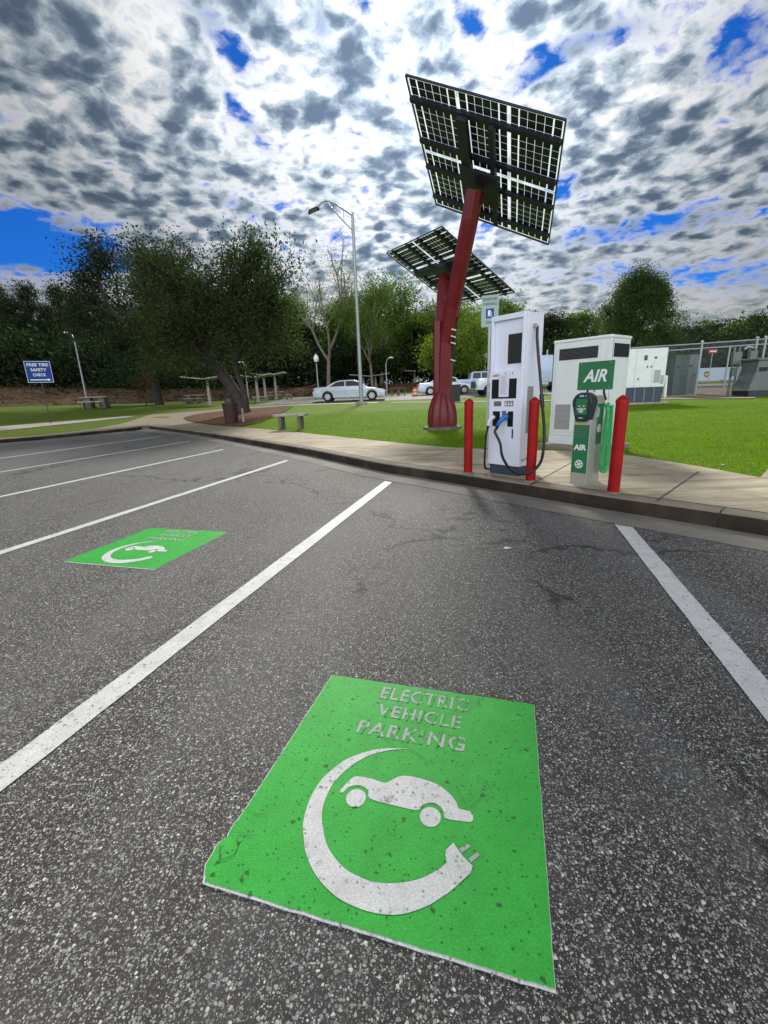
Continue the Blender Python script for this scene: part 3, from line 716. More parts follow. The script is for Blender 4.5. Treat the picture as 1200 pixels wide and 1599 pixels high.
b = MB(); b.bx(W_ - .003, W_ + .004, .10, .22, .52, 1.07); vp = obj('side_vent', b, 'louvre_grey', ch)
b = MB()
for i in range(26): b.bx(W_ + .003, W_ + .006, .108, .212, .532 + i * .0205, .540 + i * .0205)
obj('vent_slats', b, 'transformer_grey', vp)
b = MB().use('label_grey').bx(W_ - .001, W_ + .002, .045, .07, .18, .21).use('logo_red').bx(W_ - .001, W_ + .002, .09, .112, .185, .212).use('ink').bx(W_ - .001, W_ + .002, .13, .148, .20, .218); obj('side_stickers', b, parent=ch)
b = MB(); b.tube([(W_ - .002, .17, 1.735), (W_ + .03, .17, 1.735)], .026, 16); b.tube([(W_ + .028, .17, 1.735), (W_ + .048, .17, 1.715)], .020, 12); obj('cable_outlet', b, 'steel', ch, smooth=40)
b = MB(); b.bx(.001, .006, .0, .001, .13, 1.88); 
# plugs: a curved body with a grip
def plug(cx, cz, m, lean, cable_pts, rad, sc=1.0):
    b = MB(); b.tube([(cx + .012 * lean, -.035, cz + .012), (cx, -.075, cz - .0), (cx - .02 * lean, -.10, cz - .045), (cx - .04 * lean, -.105, cz - .095)], [.030 * sc, .034 * sc, .027 * sc, .021 * sc], 14)
    pl = obj('charging_plug', b, m, ch, smooth=60)
    b = MB(); b.tube([(cx - .038 * lean, -.105, cz - .09), (cx - .052 * lean, -.105, cz - .135)], [.022 * sc, .018 * sc], 12); obj('strain_relief', b, 'rubber', pl, smooth=60)
    b = MB(); b.tube([(cx + .008 * lean, -.028, cz + .018), (cx + .012 * lean, -.042, cz + .012)], .033 * sc, 16); obj('plug_collar', b, 'rubber', pl, smooth=40)
    b = MB(); b.tube(catmull([Vector((cx - .050 * lean, -.105, cz - .13))] + [Vector(q) for q in cable_pts]), rad, 12); obj('charging_cable', b, 'rubber', ch, smooth=60)
def catmull(P, k=8):
    out = []
    for i in range(len(P) - 1):
        p0, p1, p2, p3 = P[max(i - 1, 0)], P[i], P[i + 1], P[min(i + 2, len(P) - 1)]
        for j in range(k):
            t = j / k; out.append(.5 * ((2 * p1) + (p2 - p0) * t + (2 * p0 - 5 * p1 + 4 * p2 - p3) * t * t + (3 * p1 - p0 - 3 * p2 + p3) * t ** 3))
    return out + [P[-1]]
plug(.098, .705, 'connector_white', .6, [(.055, -.11, .50), (.035, -.10, .32), (.005, -.07, .14), (-.012, -.03, .06), (-.018, .02, .045), (.02, .05, .04)], .0135, .85)
plug(.285, .715, 'connector_blue', 1.6, [(.205, -.13, .54), (.285, -.13, .41), (.36, -.18, .265), (.53, -.26, .141), (.695, -.30, .104), (.806, -.25, .135), (.838, -.13, .215), (.80, -.01, .36), (.75, .058, .60), (.68, .102, .871), (.62, .129, 1.157), (.56, .15, 1.442), (.53, .16, 1.62), (W_ + .046, .17, 1.715)], .0165)
b = MB(); b.tube([(.69, .097, .83), (.672, .105, .90), (.657, .112, .97)], .024, 12); obj('cable_clamp', b, 'rubber', ch, smooth=60)

# reserved parking sign on a post behind the charging station
rs = thing('parking_sign', 'pale reserved parking sign with blue charging symbol on a post behind the charging station', 'sign', (1.93, 8.05, onz(760, 699).z), math.radians(-15))
rs.location.z = .15
b = MB(); b.bx(-.02, .02, 0, .03, 0, 2.58); obj('post', b, 'galv', rs)
b = MB(); b.box((0, -.005, 2.335), (.285, .006, .50)); bd = obj('sign_board', b, 'sign_grey', rs, bevel=.002)
b = MB(); put_text(b, 'RESERVED', (-.12, -.0095, 2.50), (.24, 0, 0), (0, 0, .045), bold=.02); put_text(b, 'PARKING', (-.11, -.0095, 2.425), (.22, 0, 0), (0, 0, .045), bold=.02); put_text(b, 'ONLY', (-.07, -.0095, 2.135), (.14, 0, 0), (0, 0, .045), bold=.02); obj('lettering', b, 'transformer_green', bd)
b = MB().use('sign_blue'); b.box((0, -.0092, 2.30), (.13, .002, .15)).use('sign_white'); b.box((-.012, -.0105, 2.31), (.045, .002, .08)); b.box((-.012, -.0112, 2.328), (.03, .002, .022)); b.box((.028, -.0105, 2.295), (.008, .002, .06)); b.box((0, -.0105, 2.258), (.08, .002, .01)); obj('charging_symbol', b, parent=bd)

# power cabinet on its pad
cb = thing('power_cabinet', 'large white steel power cabinet on a concrete pad behind the air machine', 'cabinet', (2.985, 7.86, .15), KA)
W_, D_, H_ = .97, .66, 1.80
b = MB(); b.bx(-.12, W_ + .10, -.14, D_ + .1, -.05, .085); obj('concrete_pad', b, 'kerbtop', cb, bevel=.012)
b = MB(); b.bx(.0, W_, .0, D_, .085, .20); obj('base', b, 'white_cabinet', cb, bevel=.004)
b = MB(); b.bx(.006, W_ - .006, .006, D_ - .006, .199, H_ - .05); obj('body', b, 'white_cabinet', cb, bevel=.006)
b = MB(); b.bx(-.012, W_ + .012, -.012, D_ + .012, H_ - .055, H_); obj('roof', b, 'white_cabinet', cb, bevel=.03, seg=4)
b = MB(); b.bx(.06, W_ - .13, -.006, .0065, .24, H_ - .075); dr = obj('door', b, 'white_cabinet', cb, bevel=.004)
b = MB(); b.bx(.115, W_ - .20, -.010, -.004, 1.475, 1.655); gr = obj('grille', b, 'dark_panel', dr)
b = MB()
for i in range(9): b.bx(.115, W_ - .20, -.0125, -.0099, 1.483 + i * .0195, 1.487 + i * .0195)
obj('grille_slats', b, 'label_grey', dr)
b = MB(); b.bx(.07, .42, -.0145, -.0055, .30, .80); obj('louvre_frame', b, 'white_cabinet', dr, bevel=.003)
b = MB().use('louvre_grey'); b.bx(.105, .385, -.0165, -.014, .34, .76).use('transformer_grey')
for i in range(20): b.bx(.108, .382, -.018, -.0164, .35 + i * .0205, .3545 + i * .0205)
obj('louvre', b, parent=dr)
b = MB(); b.bx(W_ - .22, W_ - .19, -.016, -.0055, .95, 1.07); obj('door_handle', b, 'steel', dr)
b = MB(); b.bx(W_ - .0065, W_ + .006, .10, D_ - .06, 1.475, 1.675); obj('side_grille', b, 'dark_panel', cb)
b = MB(); b.bx(W_ - .0065, W_ + .002, .05, .055, .24, H_ - .06); b.bx(W_ - .0065, W_ + .002, .05, D_ - .05, .245, .249); obj('panel_seams', b, 'louvre_grey', cb)

# air machine
am = thing('air_machine', 'steel tyre air machine with green panels, dark round head and coiled green hose', 'air machine', (2.105, 4.83, .152), KA)
W_, D_ = .185, .285
b = MB(); b.bx(0, W_, 0, D_, 0, .70); b.bx(.002, W_ - .002, .09, D_ - .001, .70, .945); obj('body', b, 'steel', am, bevel=.006)
b = MB(); b.bx(-.012, W_ + .012, -.012, D_ + .012, -.002, .008); obj('foot_plate', b, 'steel', am)
b = MB(); b.bx(.008, W_ - .008, -.003, .001, .125, .645); fp = obj('front_panel', b, 'sign_green', am)
b = MB(); put_text(b, 'AIR', (.022, -.0045, .375), (.141, 0, 0), (0, 0, .062), bold=.045); obj('lettering', b, 'sign_white', fp)
b = MB()
for i, (z, x1) in enumerate(((.612, .16), (.594, .15), (.572, .155), (.552, .15), (.530, .15), (.512, .12), (.352, .15))):
    b.bx(.025, x1, -.0042, -.003, z, z + .005)
obj('printed_lines', b, 'transformer_grey', fp)
def wheel_icon(parent, M_, rad, name='wheel_symbol'):
    b = MB(); 
    def ring(r0, r1, n=28):
        o = len(b.v); b.add([M_(r0 * math.cos(t), r0 * math.sin(t)) for t in np.linspace(0, 2 * PI, n + 1)[:-1]] + [M_(r1 * math.cos(t), r1 * math.sin(t)) for t in np.linspace(0, 2 * PI, n + 1)[:-1]], [(i, (i + 1) % n, n + (i + 1) % n, n + i) for i in range(n)])
    ring(rad, rad * .80); ring(rad * .30, rad * .12)
    for k in range(6):
        a = k * PI / 3 + .3; ca, sa = math.cos(a), math.sin(a); w0, w1 = rad * .11, rad * .17; r0, r1 = rad * .28, rad * .82
        b.add([M_(ca * r0 - sa * w0, sa * r0 + ca * w0), M_(ca * r1 - sa * w1, sa * r1 + ca * w1), M_(ca * r1 + sa * w1, sa * r1 - ca * w1), M_(ca * r0 + sa * w0, sa * r0 - ca * w0)], [(0, 1, 2, 3)])
    return obj(name, b, 'sign_white', parent)
wheel_icon(fp, lambda a, c_: (W_ / 2 + a, -.0045, .222 + c_), .046)
b = MB(); b.bx(.008, W_ - .07, -.0035, .001, .650, .662); obj('yellow_label', b, 'yellow', am)
# head: rounded top narrowing to the bottom
hp = [(math.cos(t) * .108, .875 + math.sin(t) * .108) for t in np.linspace(-.35, PI + .35, 26)] + [(-.066, .700), (-.054, .682), (.054, .682), (.066, .700)]
b = MB(); b.prism([(W_ / 2 + a, c_) for a, c_ in hp], (0, .09, 0), (1, 0, 0), (0, 0, 1), .135); hd = obj('head', b, 'head_teal', am, bevel=.012, seg=3)
b = MB(); b.bx(W_ / 2 - .062, W_ / 2 + .062, -.0485, -.044, .755, .92); sc_ = obj('display', b, 'sign_green', hd, bevel=.002)
wheel_icon(sc_, lambda a, c_: (W_ / 2 + a, -.0495, .800 + c_), .026)
b = MB()
for x, z in ((-.045, .815), (.030, .815), (-.03, .845), (.018, .845)): b.box((W_ / 2 + x + .008, -.0495, z), (.018, .001, .010))
obj('display_marks', b, 'sign_white', sc_)
b = MB(); put_text(b, 'AIR', (W_ / 2 - .03, -.0462, .938), (.052, 0, 0), (0, 0, .020), bold=.03); b.box((W_ / 2 + .04, -.0462, .945), (.012, .001, .008)); b.box((W_ / 2, -.0462, .722), (.045, .001, .008)); obj('head_lettering', b, 'sign_white', hd)
b = MB(); b.bx(W_ - .0015, W_ + .003, .13, .245, .43, .86); sp = obj('side_panel', b, 'sign_green', am)
wheel_icon(sp, lambda a, c_: (W_ + .0045, .188 + a, .60 + c_), .045)
b = MB(); b.bx(W_ - .001, W_ + .012, .10, .15, .72, .82); obj('hose_bracket', b, 'louvre_grey', am, bevel=.003)
b = MB()
cl = catmull([Vector(q) for q in ((W_ + .03, .24, .86), (W_ + .06, .235, .80), (W_ + .065, .21, .62), (W_ + .068, .19, .42), (W_ + .07, .175, .25), (W_ + .075, .185, .16), (W_ + .085, .215, .14), (W_ + .09, .245, .20), (W_ + .088, .255, .38), (W_ + .08, .262, .60), (W_ + .07, .262, .84))], 10)
pts = []; turns = 105; n_ = turns * 9
Ls = [0]
for a, c_ in zip(cl[:-1], cl[1:]): Ls.append(Ls[-1] + (c_ - a).length)
for i in range(n_ + 1):
    s = Ls[-1] * i / n_; k = max(j for j in range(len(Ls)) if Ls[j] <= s + 1e-9); k = min(k, len(cl) - 2); t = (s - Ls[k]) / (Ls[k + 1] - Ls[k])
    q = cl[k].lerp(cl[k + 1], t); tg = (cl[k + 1] - cl[k]).normalized(); e1 = tg.cross(Vector((1, .2, 0))).normalized(); e2 = tg.cross(e1); a = 2 * PI * turns * i / n_
    pts.append(q + (e1 * math.cos(a) + e2 * math.sin(a)) * .026)
b.tube(pts, .0050, 6); obj('coiled_hose', b, 'hose_green', am, smooth=60)
b = MB(); b.tube([(W_ + .004, .20, .90), (W_ + .03, .22, .91), (W_ + .045, .26, .93)], .006, 8); obj('hose_hook', b, 'steel', am, smooth=60)
# AIR sign on two struts above the machine
for x in (.07, .245):
    b = MB(); b.tube([(x, .10 if x < .1 else .16, .90), (x, .10, .98), (x, .10, 1.10)], .011, 8); obj('sign_strut', b, 'dark_metal', am)
b = MB(); b.box((.155, .075, 1.147), (.37, .022, .285)); sg = obj('sign_board', b, 'sign_green', am, bevel=.003)
b = MB(); put_text(b, 'AIR', (.155 - .125, .0625, 1.085), (.25, 0, 0), (0, 0, .125), shear=.28, bold=.03); obj('lettering', b, 'sign_white', sg)
b = MB(); b.bx(.155 - .187, .155 + .187, .062, .088, 1.289, 1.297); obj('top_edge', b, 'sign_white', sg)
b = MB()
for x in (.0, .31):
    for z in (1.03, 1.265): b.tube([(x, .0645, z), (x, .0615, z)], .005, 8)
obj('screws', b, 'steel', sg)

# ---------------------------------------------------------------- solar tree
st = thing('solar_tree', 'dark red steel solar tree carrying two tilted solar panels above the lawn', 'solar panel tree', (1.665, 12.0, hz(1.66, 12)), 0)
SB = Vector(st.location)
def loc(x, y, z): return Vector((x, y, z)) - SB
b = MB(); b.lathe((0, 0, 0), [(.52, -.05), (.52, .05), (.50, .06)], 10); obj('concrete_footing', b, 'concrete_dark', st, smooth=30)
b = MB(); b.lathe((0, 0, 0), [(.385, .06), (.385, .10)], 28); obj('base_ring', b, 'solar_red', st, smooth=40)
# eight curved petals round the foot
for k in range(8):
    a0 = k * PI / 4; b = MB(); prof = [(.355, .10), (.355, .26), (.345, .42), (.315, .58), (.268, .73), (.215, .86), (.155, .97)]
    V = []
    for rr_, z in prof:
        for j in range(7):
            a = a0 + (j / 6 - .5) * PI / 4; bulge = 1 + .16 * math.sin(PI * j / 6) - .04; V.append((rr_ * bulge * math.cos(a), rr_ * bulge * math.sin(a), z))
    b.add(V, [(i * 7 + j, i * 7 + j + 1, (i + 1) * 7 + j + 1, (i + 1) * 7 + j) for i in range(len(prof) - 1) for j in range(6)]); obj('foot_petal', b, 'solar_red', st, smooth=50)
def box_beam(path, w0, w1, side):        # tapered box section along a path
    b = MB(); V = []; n_ = len(path); 
    for i, q in enumerate(path):
        t = (path[min(i + 1, n_ - 1)] - path[max(i - 1, 0)]).normalized(); s = (side - t * side.dot(t)).normalized(); u = s.cross(t); wd = w0 + (w1 - w0) * i / (n_ - 1)
        c = .32
        for a, c_ in ((1, c), (c, 1), (-c, 1), (-1, c), (-1, -c), (-c, -1), (c, -1), (1, -c)): V.append(q + (s * a + u * c_) * wd / 2)
    F = [(i * 8 + k, i * 8 + (k + 1) % 8, (i + 1) * 8 + (k + 1) % 8, (i + 1) * 8 + k) for i in range(n_ - 1) for k in range(8)] + [tuple(range(8)), tuple(range((n_ - 1) * 8, n_ * 8))]
    return b.add(V, F)
P1 = [Vector(q) for q in ((.69, 9.48, 6.62), (3.14, 8.36, 5.32), (4.05, 11.38, 4.41), (1.6, 12.51, 5.72))]      # u: 0->1, v: 0->3
P2 = [Vector(q) for q in ((.42, 16.15, 5.68), (2.77, 17.39, 4.27), (4.18, 14.42, 4.02), (1.83, 13.19, 5.43))]
side = Vector((1, .25, 0))
# trunks
b = box_beam([loc(1.60, 12.05, .3), loc(1.60, 12.05, 1.4), loc(1.60, 12.06, 2.92)], .34, .30, side); obj('trunk', b, 'solar_red', st, bevel=.0)
b = box_beam([loc(1.72, 11.96, .3), loc(1.73, 11.95, 1.3), loc(1.76, 11.85, 2.4), loc(1.86, 11.55, 3.2), loc(1.97, 11.1, 4.0), loc(2.08, 10.68, 4.75), loc(2.15, 10.52, 5.22)], .34, .36, side); obj('front_branch', b, 'solar_red', st)
b = box_beam([loc(1.62, 12.2, 1.6), loc(1.68, 12.5, 2.6), loc(1.86, 13.4, 3.5), loc(2.02, 14.3, 4.15), loc(2.14, 14.9, 4.55)], .32, .36, side); obj('rear_branch', b, 'solar_red', st)
b = MB(); b.tube([loc(1.88, 11.78, 1.9), loc(1.92, 11.70, 2.6), loc(1.97, 11.55, 2.95)], .035, 8); obj('conduit', b, 'rubber', st, smooth=50)
b = MB()
for z in (1.95, 2.35, 2.5, 2.66): b.box(loc(1.885, 11.66 - (z - 2) * .13, z), (.13, .02, .03), Matrix.Rotation(.3, 3, 'Y'))
obj('cable_ties', b, 'steel', st)
def panel(P, tipz, name):
    o, U, Vv = P[0], P[1] - P[0], P[3] - P[0]; W = U.length; L = Vv.length; u, v = U / W, Vv / L; nn = u.cross(v); nn = nn if nn.z > 0 else -nn
    q = lambda a, c_, h: loc(*(o + u * a * W + v * c_ * L + nn * h))
    def slab(b, a0, a1, c0, c1, h0, h1):
        A = [q(a0, c0, h0), q(a1, c0, h0), q(a1, c1, h0), q(a0, c1, h0)]; B = [q(a0, c0, h1), q(a1, c0, h1), q(a1, c1, h1), q(a0, c1, h1)]
        b.add(A + B, [(0, 1, 2, 3), (4, 5, 6, 7), (0, 1, 5, 4), (1, 2, 6, 5), (2, 3, 7, 6), (3, 0, 4, 7)])
    for mi in range(3):
        for mj in range(2):
            a0, a1 = mi / 3 + .0035, (mi + 1) / 3 - .0035; c0, c1 = mj / 2 + .0035, (mj + 1) / 2 - .0035
            b = MB(); slab(b, a0, a1, c0, c1, 0, .005); md = obj('solar_module', b, 'panel_glass', st)
            cm = MB(); ma = .0075; mc = .008; ca = (a1 - a0 - 2 * ma) / 6; cc = (c1 - c0 - 2 * mc) / 10
            gaps = [.0075, .0035, .0035, .0035, .0075]
            for i in range(6):
                for j in range(10):
                    ga = .0022; x0 = a0 + ma + ca * i; y0 = c0 + mc + cc * j
                    gl = .0048 if i in (1, 5) else .0014; gr_ = .0048 if i in (0, 4) else .0014
                    slab(cm, x0 + gl, x0 + ca - gr_, y0 + .0011, y0 + cc - .0011, -.003, -.001)
            obj('solar_cells', cm, 'cell', md)
    b = MB()
    for (a0, a1, c0, c1) in ((-.004, 1.004, -.006, 0), (-.004, 1.004, 1, 1.006), (-.006, 0, 0, 1), (1, 1.006, 0, 1)): slab(b, a0, a1, c0, c1, -.03, .008)
    obj('panel_frame', b, 'cell_frame', st)
    for c_ in (.125, .405, .615, .895):
        b = MB(); slab(b, .0, 1.0, c_ - .014, c_ + .014, -.075, -.008); obj('support_rail', b, 'cell_frame', st)
    for a_, hw in ((.375, .035), (.575, .016)):
        b = MB(); slab(b, a_ - hw, a_ + hw, .12, .93, -.17, -.076); obj('support_beam', b, 'cell_frame', st)
    b = MB(); slab(b, .34, .62, .44, .70, -.23, -.171); obj('mounting_plate', b, 'cell_frame', st)
panel(P1, 0, 'a'); panel(P2, 0, 'b')

# ---------------------------------------------------------------- light pole
def place(px, Y):                       # on the terrain, Y metres ahead
    v = ray(px, 640); x = v.x / v.y * Y
    for _ in range(4):
        h = hz(x, Y); 
        # the image column of a point at that height
        e = Vector((x, Y, h)) - EYE; c_ = e.dot(r) / e.dot(f) * FPX + 600; x += (px - c_) / FPX * Y
    return Vector((x, Y, hz(x, Y)))
lp = thing('light_pole', 'tall grey steel street light with bracket arm, rising beside the white sedan', 'street light', place(565, 27.5), 0)
b = MB(); b.tube([(0, 0, 0), (0, 0, 10.25)], [.125, .075], 14); obj('pole', b, 'galv', lp, smooth=50)
b = MB(); b.lathe((0, 0, 0), [(.36, -.1), (.36, .10), (.30, .16)], 10); obj('base', b, 'concrete_obj', lp, smooth=30)
b = MB(); b.tube([(0, 0, 10.1), (-.55, -.1, 10.42), (-1.1, -.2, 10.72), (-1.4, -.25, 10.76), (-1.62, -.3, 10.66), (-1.85, -.35, 10.44)], .045, 8); ar = obj('arm', b, 'galv', lp, smooth=50)
b = MB(); b.tube([(0, 0, 9.35), (-.7, -.12, 10.0), (-1.2, -.22, 10.55), (-1.35, -.24, 10.70)], .035, 8); b.tube([(-.48, -.09, 10.37), (-.48, -.09, 9.85)], .02, 6); obj('arm_brace', b, 'galv', ar, smooth=50)
b = MB(); b.box((-2.08, -.38, 10.30), (.68, .36, .15), Matrix.Rotation(-.35, 3, 'Y'), taper=.7); hd = obj('lamp_head', b, 'dark_metal', lp, bevel=.03)
b = MB(); b.box((-2.12, -.38, 10.22), (.50, .28, .03), Matrix.Rotation(-.35, 3, 'Y')); obj('lens', b, 'louvre_grey', hd)

def globe_lamp(px, Y, label, hh=3.3):
    t = thing('globe_lamp', label, 'lamp post', place(px, Y), 0, 'white globe lamp posts')
    b = MB(); b.tube([(0, 0, 0), (0, 0, hh - .45)], [.07, .05], 8); obj('pole', b, 'galv', t, smooth=50)
    b = MB(); b.lathe((0, 0, hh - .45), [(.10, 0), (.12, .05), (.16, .10)], 10); obj('collar', b, 'dark_metal', t, smooth=50)
    b = MB(); b.lathe((0, 0, hh - .35), [(.13, 0), (.20, .12), (.22, .26), (.19, .42), (.12, .52), (.04, .60), (.01, .66)], 14); obj('globe', b, 'globe', t, smooth=60)
globe_lamp(498.5, 39, 'white globe lamp post behind the boot of the white sedan', 3.4)
globe_lamp(757, 52, 'small white globe lamp post just left of the charging station, beyond the pickup', 4.0)
def arm_lamp(px, Y, hh, label, arm):
    t = thing('street_lamp', label, 'street lamp', place(px, Y), 0)
    b = MB(); b.tube([(0, 0, 0), (0, 0, hh)], [.09, .06], 8); obj('pole', b, 'galv', t, smooth=50)
    b = MB(); b.tube([(0, 0, hh), (arm * .25, 0, hh + .45), (arm * .6, 0, hh + .65), (arm, 0, hh + .7)], .04, 6); obj('arm', b, 'galv', t, smooth=50)
    b = MB(); b.box((arm * 1.15, 0, hh + .68), (.5, .22, .12), taper=.7); obj('lamp_head', b, 'sign_white', t, bevel=.02)
arm_lamp(604.5, 50, 3.1, 'short thin street lamp with curved arm, right of the tall light pole', .5)
arm_lamp(137.5, 46, 6.2, 'slender pale street lamp above the picnic table on the far left', -.6)
arm_lamp(389, 44, 2.9, 'slim pale post behind the leaning tree and the picnic shelters', -.3)

# ---------------------------------------------------------------- blue sign at the left
bs = thing('road_sign', 'blue sign reading FREE TIRE SAFETY CHECK on a post by the side path', 'sign', place(80, 21.5), math.radians(28)); bs.scale = (.80, .80, .96)
b = MB(); b.bx(-.025, .025, .0, .03, 0, 2.95); obj('post', b, 'dark_metal', bs)
b = MB(); b.box((0, -.015, 2.47), (1.24, .01, 1.0)); bd = obj('sign_board', b, 'sign_blue', bs, bevel=.003)
b = MB()
for s, x, wd, z in (('FREE TIRE', 0, 1.0, 2.73), ('SAFETY', 0, .74, 2.50), ('CHECK', 0, .62, 2.27)): put_text(b, s, (x - wd / 2, -.022, z), (wd, 0, 0), (0, 0, .135), bold=.015)
obj('lettering', b, 'sign_white', bd)
b = MB(); b.bx(-.48, .36, -.0225, -.0205, 2.085, 2.125); b.add([(.34, -.022, 2.045), (.50, -.022, 2.105), (.34, -.022, 2.165)], [(0, 1, 2)]); obj('arrow', b, 'sign_white', bd)
b = MB()
for q in ((-.61, .61, 2.945, 2.962), (-.61, .61, 1.978, 1.995)): b.bx(q[0], q[1], -.023, -.0205, q[2], q[3])
for q in ((-.61, -.593), (.593, .61)): b.bx(q[0], q[1], -.023, -.0205, 1.995, 2.945)
obj('border', b, 'sign_white', bd)

# ---------------------------------------------------------------- bench, bin
bn = thing('concrete_bench', 'low concrete bench on the lawn beside the mulch bed', 'bench', place(456, 14.4), math.radians(-14))
b = MB(); b.box((0, 0, .455), (1.08, .34, .07)); obj('seat', b, 'concrete_obj', bn, bevel=.008)
for x in (-.33, .33): b = MB(); b.box((x, 0, .20), (.10, .30, .44)); obj('leg', b, 'concrete_dark', bn, bevel=.008)
tb = thing('litter_bin', 'dark maroon slatted litter bin with domed lid beside the leaning tree', 'litter bin', place(363, 18.6), .3)
b = MB()
for k in range(22):
    a = 2 * PI * k / 22; ca, sa = math.cos(a), math.sin(a)
    b.box((ca * .27, sa * .27, .42), (.025, .066, .80), Matrix.Rotation(a, 3, 'Z') @ Matrix.Rotation(.06, 3, 'Y'))
b.lathe((0, 0, .78), [(.30, 0), (.325, .02), (.325, .06), (.30, .07)], 22); obj('slatted_body', b, 'trash_maroon', tb)
b = MB(); b.lathe((0, 0, .02), [(.22, 0), (.255, .74)], 18); obj('liner', b, 'trash_dark', tb, smooth=40)
b = MB(); b.lathe((0, 0, .85), [(.19, 0), (.19, .16), (.16, .22), (.05, .27)], 18); obj('lid', b, 'trash_dark', tb, smooth=40)
b = MB(); b.box((.46, 0, .3), (.07, .05, .62)); obj('support_post', b, 'concrete_obj', tb)
dbn = thing('wheeled_bin', 'dark bin standing on the far lawn edge just right of the solar tree trunk', 'bin', place(711, 27), 0)
b = MB(); b.box((0, 0, .46), (.50, .5, .88), taper=1.12); obj('body', b, 'trash_dark', dbn, bevel=.02)
b = MB(); b.box((0, 0, .93), (.60, .60, .07)); obj('lid', b, 'trash_dark', dbn, bevel=.02)
for s in (-1, 1): b = MB(); b.tube([(s * .22, .24, .09), (s * .28, .24, .09)], .09, 12); obj('wheel', b, 'tyre', dbn, smooth=40)

# ---------------------------------------------------------------- picnic tables, shelters
def picnic(px, Y, rz, label, sc=1.0, first=[None]):
    q = place(px, Y)
    if first[0] is None:
        t = thing('picnic_table', label, 'picnic table', q, rz, 'concrete picnic tables')
        b = MB(); b.box((0, 0, .74), (1.7, .75, .07)); obj('table_top', b, 'concrete_obj', t, bevel=.008)
        for s in (-1, 1):
            b = MB(); b.box((s * .45, 0, .35), (.42, .45, .70)); obj('pedestal', b, 'concrete_dark', t, bevel=.01)
            b = MB(); b.box((0, s * .72, .44), (1.6, .28, .06)); se = obj('bench_seat', b, 'concrete_obj', t, bevel=.006)
            b = MB(); b.box((-.5, s * .72, .2), (.12, .24, .42)); b.box((.5, s * .72, .2), (.12, .24, .42)); obj('bench_supports', b, 'concrete_dark', se)
        first[0] = t; t.scale = (sc,) * 3; return t
    return dup(first[0], q, rz, label, (sc,) * 3)
picnic(152, 36, .15, 'concrete picnic table on the grass at the far left, under the slender street lamp', 1.15)
picnic(305, 42, .1, 'concrete picnic table between the large tree and the leftmost shelter post', 1.0)
picnic(431, 44, .0, 'concrete picnic table under the right picnic shelter', .95)
def smallbench(px, Y, label, wd=1.2):
    t = thing('backless_bench', label, 'bench', place(px, Y), .1)
    b = MB(); b.box((0, 0, .46), (wd, .35, .07)); obj('seat', b, 'concrete_obj', t)
    for s in (-1, 1): b = MB(); b.box((s * wd * .36, 0, .21), (.13, .3, .43)); obj('leg', b, 'concrete_dark', t)
smallbench(407, 38, 'long low concrete bench just right of the leaning trunk', 1.25)
smallbench(452, 42, 'short stubby concrete seat right of the shelter picnic table', .55)
def shelter(px, Y, wd, hh, tilt, label, posts):
    t = thing('picnic_shelter', label, 'picnic shelter', place(px, Y), .05, 'concrete picnic shelters under the trees')
    for s in (-1, 1):
        b = MB(); M_ = Matrix.Rotation(-s * tilt, 3, 'Y'); b.box(M_ @ Vector((s * wd / 4, 0, 0)) + Vector((0, 0, hh)), (wd / 2, 2.2, .09), M_); obj('roof_slab', b, 'slab', t)
    for x in posts: b = MB(); b.box((x, 0, hh / 2 - .05), (.22, .3, hh), taper=.8); obj('post', b, 'concrete_obj', t, bevel=.01)
shelter(329, 38, 3.6, 2.05, .12, 'butterfly roofed picnic shelter left of the leaning trunk', (0,))
shelter(404, 40, 2.9, 2.05, .17, 'butterfly roofed picnic shelter directly right of the leaning trunk', (0,))
shelter(424, 47, 3.4, 2.3, .16, 'pale picnic shelter with two posts, rightmost of the near shelters', (-.55, .55))
shelter(578, 60, 5.2, 1.6, .10, 'low brown roofed shelter in front of the woods behind the white sedan', (-.8, .8))
shelter(648, 66, 3.6, 1.6, .08, 'tiny pale roofed shelter left of the solar tree in front of the woods', (0,))
for px, Y, lb in ((617, 40, 'small wooden picnic table just right of the white sedan'), (628, 41, 'small dark post table beside the wooden picnic table, right of the sedan')):
    t = thing('small_table', lb, 'picnic table', place(px, Y), 0)
    b = MB(); b.box((0, 0, .66), (.75, .5, .06)); obj('table_top', b, 'wood_red', t)
    for s in (-1, 1): b = MB(); b.box((s * .26, 0, .31), (.12, .12, .62)); obj('leg', b, 'wood_red' if px < 620 else 'concrete_dark', t)
t = thing('traffic_barrel', 'orange and white traffic barrel behind the silver car tail', 'traffic barrel', place(648.5, 37), 0); t.scale = (.72,) * 3
b = MB().use('orange'); b.lathe((0, 0, 0), [(.30, 0), (.29, .25)], 14).use('sign_white'); b.lathe((0, 0, .25), [(.28, 0), (.27, .15)], 14).use('orange'); b.lathe((0, 0, .4), [(.27, 0), (.26, .2)], 14).use('sign_white'); b.lathe((0, 0, .6), [(.25, 0), (.25, .12)], 14).use('orange'); b.lathe((0, 0, .72), [(.25, 0), (.23, .22), (.2, .25)], 14)
obj('barrel', b, parent=t, smooth=40)
b = MB(); b.lathe((0, 0, 0), [(.40, 0), (.38, .07)], 14); obj('rubber_base', b, 'rubber', t, smooth=40)

